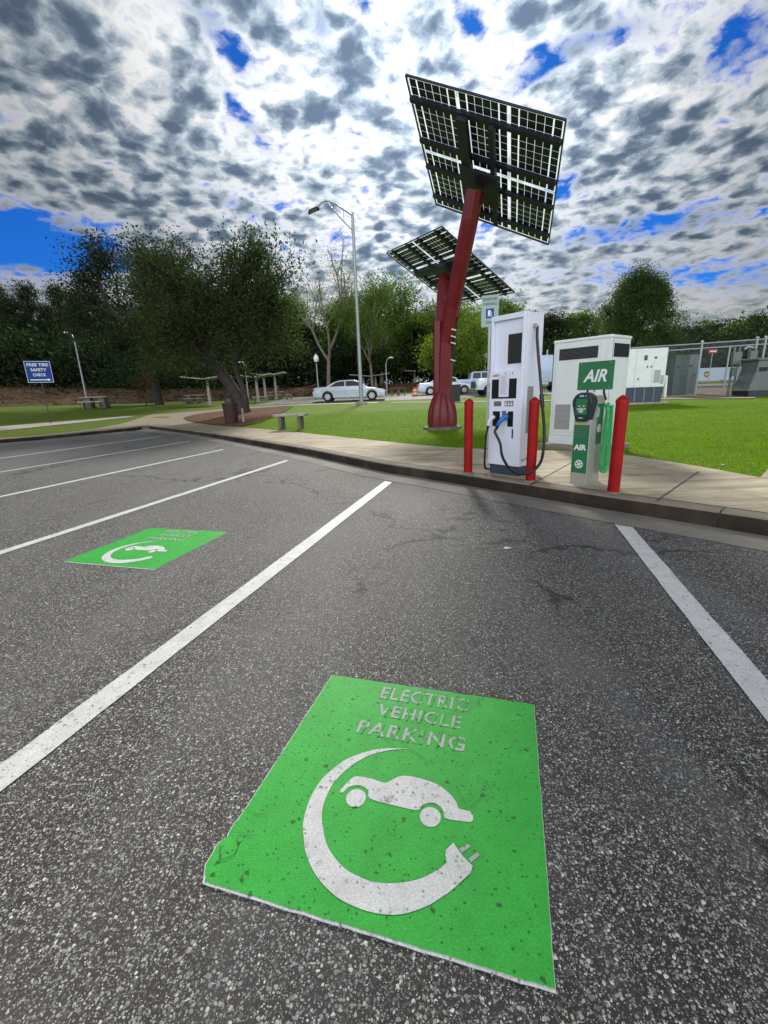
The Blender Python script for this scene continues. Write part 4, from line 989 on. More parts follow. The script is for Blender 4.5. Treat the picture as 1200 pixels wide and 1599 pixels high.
# ---------------------------------------------------------------- vehicles (x forward)
def wheels(t, xs, tr, hw, wd=.22):
    for x in xs:
        for s in (-1, 1):
            b = MB(); b.tube([(x, s * (hw - wd), tr), (x, s * hw, tr)], tr, 22); wh = obj('wheel', b, 'tyre', t, smooth=40)
            b = MB(); b.tube([(x, s * (hw - .05), tr), (x, s * (hw + .006), tr)], tr * .62, 18); obj('rim', b, 'rim', wh, smooth=40)
            b = MB()
            for k in range(5):
                a = k * 2 * PI / 5; b.box((x + math.cos(a) * tr * .42, s * (hw + .008), tr + math.sin(a) * tr * .42), (tr * .22, .006, tr * .12), Matrix.Rotation(-a, 3, 'Y'))
            obj('rim_openings', b, 'tyre', wh)
def arch(cx, rad, z0, n=9):
    return [(cx + rad * math.cos(t), z0 + rad * math.sin(t)) for t in np.linspace(PI, 0, n)]
def sedan(name, label, L, px, Y, heading, m):
    t = thing(name, label, 'car', place(px, Y), heading); h = L / 2; hw = .92
    f0, r0 = h - .95, -h + 1.05
    low = [(-h + .02, .42), (-h + .06, .30)] + [(r0 - .40, .26)] + [(x, z) for x, z in arch(r0, .38, .33)] + [(r0 + .40, .22), (f0 - .40, .22)] + arch(f0, .38, .33) + [(f0 + .40, .24), (h - .06, .28), (h, .45), (h - .03, .60), (h - .25, .76), (h - .9, .88), (h - 1.5, .95), (-h + 1.5, .98), (-h + .7, 1.0), (-h + .12, .96), (-h + .0, .80)]
    b = MB(); b.prism(low, (0, hw, 0), (1, 0, 0), (0, 0, 1), 2 * hw); bo = obj('body', b, m, t, bevel=.06, seg=3, smooth=50)
    gp = [(-h + .85, .96), (-h + 1.55, 1.33), (-h + 2.0, 1.43), (-h + 2.9, 1.44), (-h + 3.25, 1.36), (h - 1.25, .94)]
    V = []; 
    for x, z in gp: k = hw - .10 - (z - .95) * .42; V += [(x, -k, z), (x, k, z)]
    n_ = len(gp); F = [tuple(range(0, 2 * n_, 2)), tuple(range(1, 2 * n_, 2))[::-1]] + [(2 * i, 2 * i + 2, 2 * i + 3, 2 * i + 1) for i in range(n_ - 1)] + [(0, 1, 2 * n_ - 1, 2 * n_ - 2)]
    b = MB().add(V, F); obj('roof', b, m, t, bevel=.03, seg=2, smooth=50)
    def side_win(poly, s):
        b = MB(); A = []
        for x, z in poly: k = hw - .10 - (z - .95) * .42 + .004; A.append((x, s * k, z))
        B = [(x, y + s * .008, z) for x, y, z in A]; k = len(A); b.add(A + B, [tuple(range(k)), tuple(range(k, 2 * k))] + [(i, (i + 1) % k, k + (i + 1) % k, k + i) for i in range(k)]); obj('side_window', b, 'car_glass', t)
    for s in (-1, 1):
        side_win([(-h + 1.22, 1.02), (-h + 1.66, 1.29), (-h + 2.02, 1.36), (-h + 2.28, 1.37), (-h + 2.28, 1.02)], s)
        side_win([(-h + 2.36, 1.02), (-h + 2.36, 1.37), (-h + 2.9, 1.365), (-h + 3.15, 1.30), (h - 1.48, 1.02)], s)
    def win(x0, z0, x1, z1, nm):
        y0 = hw - .16 - (z0 - .95) * .42; y1 = hw - .16 - (z1 - .95) * .42; dz_ = .012; dx = .010 if x0 < 0 and nm == 'rear_window' else -.010
        dx = -.012 if nm == 'rear_window' else .012
        b = MB(); A = [(x0 + dx, -y0, z0 + dz_), (x0 + dx, y0, z0 + dz_), (x1 + dx, y1, z1 + dz_), (x1 + dx, -y1, z1 + dz_)]; b.add(A, [(0, 1, 2, 3)]); obj(nm, b, 'car_glass', t)
    win(-h + 1.0, 1.04, -h + 1.5, 1.30, 'rear_window'); win(h - 1.42, .995, -h + 3.32, 1.325, 'windscreen')
    wheels(t, (f0, r0), .33, hw + .005)
    for s in (-1, 1):
        b = MB(); b.box((-h + .06, s * (hw - .22), .80), (.16, .46, .17)); obj('tail_light', b, 'tail_red', t, bevel=.02)
        b = MB(); b.box((h - .13, s * (hw - .25), .66), (.30, .44, .13), Matrix.Rotation(.45, 3, 'Y')); obj('headlight', b, 'lamp_clear', t, bevel=.02)
        b = MB(); b.box((h - 1.62, s * (hw + .06), 1.02), (.12, .18, .11)); obj('mirror', b, m, t, bevel=.02)
        for x in (-h + 1.75, -h + 2.75): b = MB(); b.box((x, s * (hw + .004), .84), (.16, .02, .025)); obj('door_handle', b, m, t)
        b = MB(); 
        for x in (-h + 1.45, -h + 2.32, h - 1.55): b.box((x, s * (hw + .0005), .62), (.008, .003, .60))
        obj('door_seams', b, 'label_grey', t)
    b = MB(); b.box((h - .02, 0, .42), (.05, 1.3, .14)); obj('grille', b, 'dark_panel', t)
    return t
sedan('parked_car', 'white four door sedan parked behind the tall light pole', 5.15, 547.5, 33, -.03, 'car_white')
sedan('parked_car', 'pale silver sedan parked behind the solar tree trunk', 4.85, 696, 39, -.03, 'car_white')
def pickup(px, Y):
    t = thing('pickup_truck', 'light blue crew cab pickup truck parked left of the charging station', 'pickup truck', place(px, Y), -.03); h = 2.9; hw = .98
    f0, r0 = h - .95, -h + 1.15
    low = [(-h, .55)] + arch(r0, .46, .45) + arch(f0, .46, .45) + [(h, .50), (h, 1.0), (h - .25, 1.18), (h - 1.35, 1.24), (h - 1.4, 1.26), (-h, 1.26)]
    b = MB(); b.prism(low, (0, hw, 0), (1, 0, 0), (0, 0, 1), 2 * hw); obj('body', b, 'truck_blue', t, bevel=.04, smooth=50)
    gp = [(-h + 2.0, 1.25), (-h + 2.12, 1.86), (-h + 2.4, 1.92), (h - 2.3, 1.92), (h - 2.1, 1.85), (h - 1.45, 1.25)]; V = []
    for x, z in gp: k = hw - .05 - (z - 1.2) * .25; V += [(x, -k, z), (x, k, z)]
    n_ = len(gp); b = MB().add(V, [tuple(range(0, 2 * n_, 2)), tuple(range(1, 2 * n_, 2))[::-1]] + [(2 * i, 2 * i + 2, 2 * i + 3, 2 * i + 1) for i in range(n_ - 1)]); obj('cab_roof', b, 'truck_blue', t, bevel=.03, smooth=50)
    for s in (-1, 1):
        for poly in ([(-h + 2.2, 1.30), (-h + 2.28, 1.80), (-h + 2.95, 1.82), (-h + 2.95, 1.30)], [(-h + 3.05, 1.30), (-h + 3.05, 1.82), (h - 2.25, 1.80), (h - 1.72, 1.30)]):
            A = [(x, s * (hw - .05 - (z - 1.2) * .25 + .006), z) for x, z in poly]; b = MB().add(A, [(0, 1, 2, 3)]); obj('side_window', b, 'car_glass', t)
        b = MB(); b.box((-h + .03, s * .84, 1.05), (.08, .16, .30)); obj('tail_light', b, 'tail_red', t)
        b = MB(); b.box((h - .02, s * .78, .98), (.08, .34, .18)); obj('headlight', b, 'lamp_clear', t)
        b = MB(); b.box((h - 1.9, s * 1.08, 1.36), (.14, .2, .22)); obj('mirror', b, 'dark_metal', t, bevel=.02)
    b = MB(); b.box((h + .03, 0, .60), (.12, 1.9, .20)); obj('front_bumper', b, 'steel', t, bevel=.03)
    b = MB(); b.box((-h - .03, 0, .60), (.12, 1.8, .18)); obj('rear_bumper', b, 'steel', t, bevel=.03)
    b = MB(); b.bx(-h + .1, -h + 1.9, -.84, .84, 1.20, 1.262); obj('bed_liner', b, 'dark_panel', t)
    wheels(t, (f0, r0), .40, hw + .01, .26)
pickup(747, 43)
def semi(px, Y):
    t = thing('tractor_truck', 'blue and white tractor truck seen between the charging station and the white cabinet', 'truck', place(px, Y), math.radians(180)); h = 3.0
    b = MB(); b.bx(-h, h, -.45, .45, .55, .85); obj('chassis', b, 'dark_metal', t)
    b = MB(); b.bx(-.8, 1.4, -1.15, 1.15, .85, 3.3); obj('cab', b, 'truck_blue', t, bevel=.10, smooth=50)
    b = MB(); b.bx(1.39, 2.9, -.95, .95, .7, 1.9); hd_ = obj('bonnet', b, 'car_white', t, bevel=.12, smooth=50)
    b = MB(); b.box((2.92, 0, 1.3), (.06, 1.1, .9)); obj('grille', b, 'dark_panel', hd_)
    b = MB(); b.box((1.42, 0, 2.45), (.04, 2.0, .75)); obj('windscreen', b, 'car_glass', t)
    for s in (-1, 1):
        b = MB(); b.box((.85, s * 1.156, 2.4), (.8, .02, .7)); obj('side_window', b, 'car_glass', t)
        b = MB(); b.tube([(-.95, s * 1.0, .9), (-.95, s * 1.0, 3.9)], .08, 10); obj('exhaust_stack', b, 'steel', t, smooth=40)
        b = MB(); b.box((1.5, s * 1.35, 2.4), (.12, .2, .7)); obj('mirror', b, 'sign_white', t)
        b = MB(); b.tube([(-.4, s * .95, .72), (.9, s * .95, .72)], .30, 14); obj('fuel_tank', b, 'steel', t, smooth=40)
    wheels(t, (2.2, -1.6, -2.7), .5, 1.2, .3)
semi(842, 44)
def suv(px, Y):
    t = thing('parked_van', 'white van with black grille parked behind the charging station, only its nose showing', 'van', place(px, Y), math.radians(184)); h = 2.35; hw = .95
    f0, r0 = h - .9, -h + .95
    low = [(-h, .5)] + arch(r0, .42, .40) + arch(f0, .42, .40) + [(h, .42), (h + .02, .95), (h - .2, 1.15), (h - 1.2, 1.25), (-h, 1.28)]
    b = MB(); b.prism(low, (0, hw, 0), (1, 0, 0), (0, 0, 1), 2 * hw); obj('body', b, 'car_white', t, bevel=.05, smooth=50)
    gp = [(-h + .02, 1.26), (-h + .15, 1.85), (h - 2.0, 1.9), (h - 1.1, 1.24)]; V = []
    for x, z in gp: k = hw - .06 - (z - 1.2) * .22; V += [(x, -k, z), (x, k, z)]
    b = MB().add(V, [tuple(range(0, 8, 2)), tuple(range(1, 8, 2))[::-1]] + [(2 * i, 2 * i + 2, 2 * i + 3, 2 * i + 1) for i in range(3)]); obj('roof', b, 'car_white', t, bevel=.04, smooth=50)
    for s in (-1, 1):
        A = [(x, s * (hw - .06 - (z - 1.2) * .22 + .006), z) for x, z in [(-h + .25, 1.32), (-h + .32, 1.78), (h - 2.05, 1.80), (h - 1.4, 1.32)]]; b = MB().add(A, [(0, 1, 2, 3)]); obj('side_window', b, 'car_glass', t)
        b = MB(); b.box((h + .0, s * .76, .88), (.08, .26, .2)); obj('headlight', b, 'lamp_clear', t)
    b = MB(); b.box((h + .02, 0, .78), (.07, 1.1, .42)); obj('grille', b, 'dark_panel', t)
    b = MB(); b.box((h + .05, 0, .48), (.16, 1.86, .16)); obj('bumper', b, 'steel', t, bevel=.03)
    wheels(t, (f0, r0), .36, hw + .01)
suv(789, 33)

# ---------------------------------------------------------------- equipment compound at the right
gn = thing('generator', 'white generator container on a dark base beyond the power cabinet', 'generator', place(1034, 17.5), math.radians(-4))
b = MB(); b.bx(-3.0, 0, 0, 1.2, .62, 2.05); gb = obj('housing', b, 'white_cabinet', gn, bevel=.02)
b = MB(); b.bx(-2.98, -.04, .03, 1.17, .06, .62); obj('fuel_base', b, 'plinth_blue', gn)
b = MB()
for i in range(8): b.bx(-2.9 + i * .36, -2.84 + i * .36, .012, .03, .08, .60)
obj('base_ribs', b, 'transformer_grey', gn)
b = MB(); b.bx(-3.2, .15, -.2, 1.4, -.2, .06); obj('concrete_pad', b, 'concrete_obj', gn)
b = MB(); b.bx(-.42, -.20, -.012, .002, .78, 1.25); b.bx(-.17, -.05, -.012, .002, .72, 1.05); obj('louvre', b, 'louvre_grey', gb)
b = MB(); b.bx(-.86, -.74, -.010, .002, 1.62, 1.80); obj('warning_label', b, 'rust', gb)
b = MB(); b.bx(-.48, -.38, -.010, .002, 1.66, 1.74); obj('label', b, 'label_grey', gb)
b = MB(); b.bx(-.72, -.69, -.02, .002, 1.34, 1.42); b.bx(-.58, -.55, -.02, .002, 1.34, 1.42); b.bx(-1.02, -.99, -.02, .002, .9, .98); obj('latches', b, 'dark_metal', gb)
b = MB(); b.bx(-1.15, -1.145, -.004, .002, .64, 2.0); b.bx(-.50, -.495, -.004, .002, .64, 1.6); obj('door_seams', b, 'label_grey', gb)
b = MB(); b.tube([(.0, .6, 1.05), (.35, .6, 1.0), (.38, .6, .2)], .07, 10); obj('pipe', b, 'sign_white', gn, smooth=40)
def tbox(px, Y, wd, dp, hh, m, label, rz=0, slope=0):
    t = thing('transformer_box', label, 'electrical cabinet', place(px, Y), rz)
    b = MB(); b.bx(-wd / 2, wd / 2, 0, dp, .06, hh); bd_ = obj('housing', b, m, t, bevel=.015)
    b = MB(); b.bx(-wd / 2 - .1, wd / 2 + .1, -.1, dp + .1, -.15, .06); obj('concrete_pad', b, 'concrete_obj', t)
    b = MB(); b.bx(-wd / 2 - .02, wd / 2 + .02, -.04, dp + .02, hh, hh + .05); obj('roof', b, m, t)
    b = MB(); b.bx(-.006, .006, -.004, .003, .1, hh - .05); b.box((.07, -.015, hh * .5), (.03, .03, .18)); b.box((-wd * .25, -.003, hh * .75), (.14, .006, .1)); obj('door_fittings', b, 'dark_metal', bd_)
    return t
tbox(1059, 21, .62, .7, 1.78, 'transformer_green', 'dark green electrical cabinet right of the generator', -.1)
tbox(1077, 22, .50, .8, 1.82, 'transformer_grey', 'grey electrical cabinet touching the fence post, right of the green one', -.1)
tbox(1049, 24, .5, .6, 1.6, 'plinth_blue', 'dark blue electrical cabinet tucked behind the green one', -.1)
tr = thing('pad_transformer', 'large grey pad transformer at the right edge behind the fence', 'transformer', place(1196, 18.5), -.06)
b = MB(); b.prism([(-.75, .22), (1.6, .22), (1.6, 1.42), (-.50, 1.42), (-.55, .95)], (0, .9, 0), (1, 0, 0), (0, 0, 1), .9); obj('tank', b, 'transformer_grey', tr, bevel=.015)
b = MB(); b.bx(-.6, 1.65, -.08, .95, 1.42, 1.50); obj('lid', b, 'transformer_grey', tr, bevel=.01)
b = MB(); b.bx(-.45, -.12, -.012, .002, .98, 1.14); obj('opening', b, 'dark_panel', tr)
b = MB(); b.bx(-.7, 1.7, .0, .9, -.1, .22); obj('skid', b, 'dark_metal', tr)
mr_ = thing('meter_rack', 'rack of grey meter boxes and conduits on posts behind the fence', 'meter rack', place(1152, 19.5), -.08)
for x in (-.42, -.22, .18, .40): b = MB(); b.tube([(x, 0, 0), (x, 0, 2.05 if x < 0 else 1.9)], .045, 8); obj('post', b, 'transformer_grey', mr_, smooth=40)
for x, z, wd, hh in ((-.36, 1.55, .34, .5), (.28, 1.6, .30, .45), (-.38, 1.0, .22, .35), (.06, 1.35, .22, .3)): b = MB(); b.box((x, -.08, z), (wd, .16, hh)); obj('meter_box', b, 'transformer_grey', mr_, bevel=.01)
b = MB(); b.tube([(-.05, -.02, 1.9), (.1, -.02, 2.0), (.3, -.02, 1.95)], .05, 8); b.tube([(-.12, -.03, 0), (-.12, -.03, 1.5)], .03, 8); b.tube([(.3, -.03, 0), (.3, -.03, 1.4)], .035, 8); obj('conduits', b, 'galv', mr_, smooth=40)
b = MB(); b.box((-.10, -.12, .42), (.13, .03, .20)); obj('yellow_tag', b, 'yellow', mr_)
fence_p = [(930, 21.5), (1085, 20.4), (1168, 19.6), (1290, 18.4)]
fp_ = [place(a, c_) for a, c_ in fence_p]
fn = thing('chain_link_fence', 'galvanised chain link fence with round posts round the equipment compound', 'fence', fp_[1], 0)
o0 = fp_[1]
for q in fp_ + [fp_[2] + (fp_[3] - fp_[2]).normalized() * .28]:
    b = MB(); b.tube([q - o0, q - o0 + Vector((0, 0, 2.32))], .045, 10); po_ = obj('post', b, 'galv', fn, smooth=50)
    b = MB(); b.lathe(q - o0 + Vector((0, 0, 2.32)), [(.06, 0), (.06, .04), (.02, .08)], 10); obj('post_cap', b, 'galv', po_, smooth=50)
for a, c_ in zip(fp_[:-1], fp_[1:]):
    b = MB(); b.tube([a - o0 + Vector((0, 0, 2.27)), c_ - o0 + Vector((0, 0, 2.27))], .028, 8); obj('top_rail', b, 'galv', fn, smooth=50)
    L_ = (c_ - a).length; k = int(L_ / .09); b = MB(); hh = 2.2
    for i in range(-int(hh / .09), k):
        for sgn in (0, 1):
            s0, s1 = i * .09, i * .09 + hh; z0, z1 = (.03, .03 + hh) if sgn == 0 else (.03 + hh, .03)
            if s0 < 0: z0 += (z1 - z0) * (-s0) / hh; s0 = 0
            if s1 > L_: z1 = z0 + (z1 - z0) * (L_ - s0) / (s1 - s0); s1 = L_
            A = a.lerp(c_, s0 / L_) - o0 + Vector((0, 0, z0)); B = a.lerp(c_, s1 / L_) - o0 + Vector((0, 0, z1))
            b.add([A, B, B + Vector((0, 0, .004)), A + Vector((0, 0, .004))], [(0, 1, 2, 3)])
    obj('chain_link', b, 'galv', fn)
f2 = [place(a, c_) for a, c_ in ((1030, 27.5), (1130, 26), (1260, 24.5))]
fn2 = thing('rear_fence', 'second fence behind the chain link fence, its pale rail showing lower', 'fence', f2[1], 0)
for q in f2: b = MB(); b.tube([q - f2[1], q - f2[1] + Vector((0, 0, 2.35))], .045, 8); obj('post', b, 'galv', fn2, smooth=50)
for a, c_ in zip(f2[:-1], f2[1:]): b = MB(); b.tube([a - f2[1] + Vector((0, 0, 2.32)), c_ - f2[1] + Vector((0, 0, 2.32))], .035, 8); obj('top_rail', b, 'galv', fn2, smooth=50)
tl = thing('cargo_trailer', 'pale blue cargo trailer with a brown shield emblem far beyond the fence', 'trailer', place(1112, 68), 0); tl.location.z = 1.0; tl.scale = (.72,) * 3
b = MB(); b.bx(-4.2, 6, 0, 2.4, .35, 2.95); bd_ = obj('box_body', b, 'trailer_pale', tl)
b = MB(); b.prism([(0, .1), (.55, .5), (.6, 1.25), (0, 1.4), (-.6, 1.25), (-.55, .5)], (-1.3, -.01, .9), (1, 0, 0), (0, 0, 1), .01); obj('shield_emblem', b, 'brown_mark', bd_)
b = MB(); put_text(b, 'ups', (-1.72, -.03, 1.35), (.84, 0, 0), (0, 0, .55), bold=.03); obj('lettering', b, 'yellow', bd_)
b = MB(); b.bx(-4.2, 6, -.01, 2.4, .22, .35); obj('chassis', b, 'dark_metal', tl)
for x in (-3.2, 2, 4.6): b = MB(); b.tube([(x, .0, .0), (x, .5, .0)], .5, 14); obj('wheel', b, 'tyre', tl, smooth=40)
rd = thing('warning_sign', 'small red warning sign on a post far beyond the fence', 'sign', place(1106, 55), 0)
b = MB(); b.tube([(0, 0, 0), (0, 0, 3.4)], .04, 6); obj('post', b, 'galv', rd)
b = MB(); b.box((0, -.05, 3.6), (1.0, .03, .42)); obj('sign_board', b, 'tail_red', rd)
b = MB(); b.box((0, -.07, 3.6), (.74, .01, .10)); obj('sign_stripe', b, 'sign_white', rd)

# ---------------------------------------------------------------- trees
def grow(rng, pos, d_, length, rad, depth, maxd, P, segs, tips):
    n_ = 4; pts = [pos]; q = pos
    for i in range(n_):
        d_ = (d_ + Vector((rng.gauss(0, P['wig']), rng.gauss(0, P['wig']), rng.gauss(0, P['wig']) + P['up'])) * (1 if depth else .4)).normalized()
        q = q + d_ * length / n_; pts.append(q)
    segs.append((pts, rad, rad * .62))
    if depth >= maxd: tips.append(q); tips.append(pts[2]); return
    k = P['kids'] if depth else P['kids'] + P.get('extra0', 0)
    ph = rng.uniform(0, 2 * PI)
    for i in range(k):
        a = ph + i * 2 * PI / k + rng.uniform(-.5, .5); an = P['ang'] * rng.uniform(.6, 1.25)
        e1 = d_.cross(Vector((.3, .7, .2))).normalized(); e2 = d_.cross(e1)
        nd = d_ * math.cos(an) + (e1 * math.cos(a) + e2 * math.sin(a)) * math.sin(an)
        st_ = pts[-1] if i < 2 else pts[rng.choice((2, 3))]
        grow(rng, st_, nd, length * P['len'] * rng.uniform(.75, 1.15), rad * .6, depth + 1, maxd, P, segs, tips)
def leaves(npr, centres, sig, per, size, name, m, flat=1.0, blue=None):
    Cn = np.array([tuple(q) for q in centres]); K = len(Cn) * per
    idx = np.repeat(np.arange(len(Cn)), per); off = np.clip(npr.normal(0, 1, (K, 3)), -1.75, 1.75); sg_ = sig * npr.uniform(.45, 1.35, (len(Cn), 1))[idx]
    off *= sg_; off[:, 2] *= flat; c = Cn[idx] + off
    u = npr.normal(0, 1, (K, 3)); u /= np.linalg.norm(u, axis=1)[:, None]; w_ = npr.normal(0, 1, (K, 3)); v = np.cross(u, w_); v /= np.linalg.norm(v, axis=1)[:, None]
    s = size * npr.uniform(.6, 1.4, (K, 1)); u *= s; v *= s * .55
    P = np.empty((K, 4, 3)); P[:, 0] = c - u; P[:, 1] = c - v * .8 + u * .1; P[:, 2] = c + u; P[:, 3] = c + v * .8 + u * .1
    me = bpy.data.meshes.new(name); me.vertices.add(K * 4); me.vertices.foreach_set('co', P.reshape(-1)); me.loops.add(K * 4); me.loops.foreach_set('vertex_index', np.arange(K * 4)); me.polygons.add(K)
    me.polygons.foreach_set('loop_start', np.arange(0, K * 4, 4)); me.update(calc_edges=True); me.materials.append(MAT[m]); return me
def wood(segs, name, m, nside=6, minr=0):
    b = MB()
    for pts, r0, r1 in segs:
        if r0 < minr: continue
        n_ = len(pts); b.tube(pts, [r0 + (r1 - r0) * i / (n_ - 1) for i in range(n_)], nside, caps=False)
    me = b.mesh(name, m)
    for q in me.polygons: q.use_smooth = True
    return me
def make_tree(seed, hh, ww, P, m, bark, per, size, sig, base_r=.2, trunk=.3, lean=(0, 0), maxd=3, flat=.8, loc_=(0, 0, 0), label='', group=None, name='tree', direct=None, low=None, cat='tree', egg=0):
    rng = random.Random(seed); npr = np.random.RandomState(seed); segs = []; tips = []
    d0 = Vector((lean[0], lean[1], 1)).normalized()
    grow(rng, Vector((0, 0, 0)), d0, trunk, base_r / hh * 1.0, 0, maxd, P, segs, tips)
    xs = [q.x for q in tips]; ys = [q.y for q in tips]; zt = max(q.z for q in tips); k1 = (hh - sig) / zt; k2 = (ww - 2 * sig) / max(max(xs) - min(xs), .01)
    S = lambda q: Vector((q.x * k2, q.y * k2, q.z * k1))
    segs = [([S(q) for q in pts], r0 * hh, r1 * hh) for pts, r0, r1 in segs]; tips = [S(q) for q in tips]
    if low: tips += [Vector((rng.gauss(0, ww * .2), rng.gauss(0, ww * .2), rng.uniform(low[0], low[1]) * hh)) for _ in range(low[2])]
    if egg:
        er = lambda t_: ww / 2 * (math.sin(PI * min(1, max(0, t_)) ** .72) ** .8 if 0 < t_ < 1 else 0)
        tips = [q for q in tips if math.hypot(q.x, q.y) < er((q.z / hh - .1) / .92)]
        for _ in range(egg):
            t_ = rng.uniform(.02, .99); a_ = rng.uniform(0, 2 * PI); rr_ = er(t_) * rng.uniform(.35, 1.08) ** .7 * rng.choice((.85, 1, 1)); tips.append(Vector((rr_ * math.cos(a_), rr_ * math.sin(a_), (t_ * .90 + .08) * hh)))
        segs = [sg for sg in segs if all(math.hypot(q.x, q.y) < er((q.z / hh - .1) / .92) * 1.05 + .5 for q in sg[0])]
    t = thing(name, label, cat, loc_, 0, group)
    to = bpy.data.objects.new('trunk', wood(segs, 'trunk', bark)); COL.objects.link(to); to.parent = t
    co = bpy.data.objects.new('crown', leaves(npr, tips, sig, per, size, 'crown', m, flat)); COL.objects.link(co); co.parent = t
    return t
OAK = dict(wig=.16, up=.02, kids=4, ang=.75, len=.80)
ROUND = dict(wig=.12, up=.05, kids=4, ang=.62, len=.74)
TALL = dict(wig=.10, up=.08, kids=3, ang=.45, len=.82, extra0=1)
# the two dark trees at the left
q = place(250, 41); q.z = hz(q.x, q.y)
make_tree(11, 14.6, 13.5, OAK, 'leaf_dark', 'bark', 230, .115, .80, .42, .20, maxd=3, loc_=q, name='broadleaf_tree', label='wide dark broadleaf tree with ragged top, left of the leaning tree', low=(.12, .45, 60))
lt = place(384, 24); rng = random.Random(4); npr = np.random.RandomState(4); segs = []; tips = []
tr_pts = [Vector(q) for q in ((0, 0, -.1), (-.25, 0, .7), (-.75, .1, 1.6), (-1.35, .2, 2.5), (-1.8, .3, 3.3))]
segs.append((tr_pts, .36, .26))
segs.append(([Vector(q) for q in ((.02, 0, .0), (.12, -.1, .7), (.02, -.1, 1.3), (-.15, -.1, 1.9), (-.3, -.05, 2.6))], .17, .12))
PL = dict(wig=.16, up=.04, kids=4, ang=.7, len=.80)
for st_, dr_, ln, rd_ in ((tr_pts[-1], (-.9, .1, .9), 2.0, .19), (tr_pts[-1], (.1, .6, 1), 2.2, .18), (tr_pts[-1], (.6, -.3, 1.0), 2.6, .18), (tr_pts[3], (.7, .2, .9), 1.9, .11), (tr_pts[3], (-1.0, -.5, .5), 1.7, .10), (Vector((-.3, -.05, 2.6)), (.9, -.3, .75), 2.5, .11), (Vector((-.3, -.05, 2.6)), (.3, .3, 1.1), 1.9, .09)):
    grow(rng, st_, Vector(dr_).normalized(), ln, rd_, 1, 3, PL, segs, tips)
extra = [Vector((rng.uniform(-4.6, 2.4), rng.uniform(-2, 2), rng.uniform(2.3, 5.2))) for _ in range(46)]
t = thing('leaning_tree', 'dark leaning tree with split trunk in the mulch bed behind the litter bin', 'tree', lt)
to = bpy.data.objects.new('trunk', wood(segs, 'trunk', 'bark', 8)); COL.objects.link(to); to.parent = t
co = bpy.data.objects.new('crown', leaves(npr, tips + extra, .50, 200, .072, 'crown', 'leaf_oak', .85)); COL.objects.link(co); co.parent = t
print('leaning tips', min(q.x for q in tips), max(q.x for q in tips), max(q.z for q in tips), len(tips))
# prototypes copied along the tree lines
def pine(seed, hh, label, loc_, m='leaf_dark', clump=.95, name='pine_tree', bare=.35):
    rng = random.Random(seed); npr = np.random.RandomState(seed); segs = [([Vector((rng.gauss(0, .1), rng.gauss(0, .1), hh * i / 6)) for i in range(7)], .24, .05)]; tips = []
    n_ = 46
    for i in range(n_):
        z = hh * (bare + (1.0 - bare) * (i / n_)) ; R_ = (1 - ((i / n_) - .35) ** 2 * 1.7) * hh * .17 * rng.uniform(.55, 1.1); a = rng.uniform(0, 2 * PI)
        e = Vector((math.cos(a) * R_, math.sin(a) * R_, z + R_ * rng.uniform(.0, .35))); segs.append(([Vector((0, 0, z)), (Vector((0, 0, z)) + e) / 2 + Vector((0, 0, -.05)), e], .05, .02)); tips += [e, e.lerp(Vector((0, 0, z)), .45)]
    t = thing(name, label, 'tree', loc_, 0, 'pines and trees in the woods behind')
    to = bpy.data.objects.new('trunk', wood(segs, 'trunk', 'bark', 6)); COL.objects.link(to); to.parent = t
    co = bpy.data.objects.new('crown', leaves(npr, tips, clump, 95, .19, 'crown', m, .6)); COL.objects.link(co); co.parent = t
    return t
far = (300, -300, 0)
P_pine = [pine(s, 17, 'x', far) for s in (1, 2, 3)]
P_mid = [make_tree(s, 16, 10, TALL if s % 2 else ROUND, mm, bk, 120, .20, 1.0, .30, .30, maxd=3, loc_=far, label='x', group='pines and trees in the woods behind', name='broadleaf_tree', low=(.15, .5, 34)) for s, mm, bk in ((21, 'leaf_mid', 'bark_pale'), (22, 'leaf_mid', 'bark'), (23, 'leaf_mid', 'bark'), (24, 'leaf_dark', 'bark'))]
used = set(); PH = {id(k): (17.0, 6.5) for k in P_pine}; PH.update({id(k): (16.0, 10.0) for k in P_mid})
ORD = ['first', 'second', 'third', 'fourth', 'fifth', 'sixth', 'seventh', 'eighth', 'ninth', 'tenth', 'eleventh', 'twelfth', 'thirteenth', 'fourteenth', 'fifteenth', 'sixteenth', 'seventeenth', 'eighteenth', 'nineteenth', 'twentieth', 'twenty-first', 'twenty-second', 'twenty-third', 'twenty-fourth', 'twenty-fifth', 'twenty-sixth', 'twenty-seventh', 'twenty-eighth']
def top_h(px, py, Y, base): v = ray(px, py); return 1.2 + v.z / v.y * Y - base
def put_tree(proto, px, toppy, Y, label, wpx=None, rz=0, group=None):
    q = place(px, Y); h_ = top_h(px, toppy, Y, q.z); H0, W0 = PH[id(proto)]; sz = h_ / H0; sx = (wpx * Y / FPX / W0) if wpx else sz
    if id(proto) not in used:
        used.add(id(proto)); o = proto; o.location = q; o.rotation_euler = (0, 0, rz); o['label'] = label; o.scale = (sx, sx, sz)
    else: o = dup(proto, q, rz, label, (sx, sx, sz))
    if group: o['group'] = group
    return o
rng = random.Random(77)
i = 0
for px, ty in ((-45, 436), (-20, 456), (4, 441), (30, 447), (50, 464), (74, 444), (99, 478), (122, 446), (146, 462), (172, 458), (205, 478)):
    put_tree(P_pine[i % 3], px, ty, rng.uniform(66, 74), '%s tall dark pine counted from the left edge of the woods' % ORD[i], rng.uniform(34, 46), rng.uniform(0, 6), 'dark pines at the left of the woods'); i += 1
i = 0
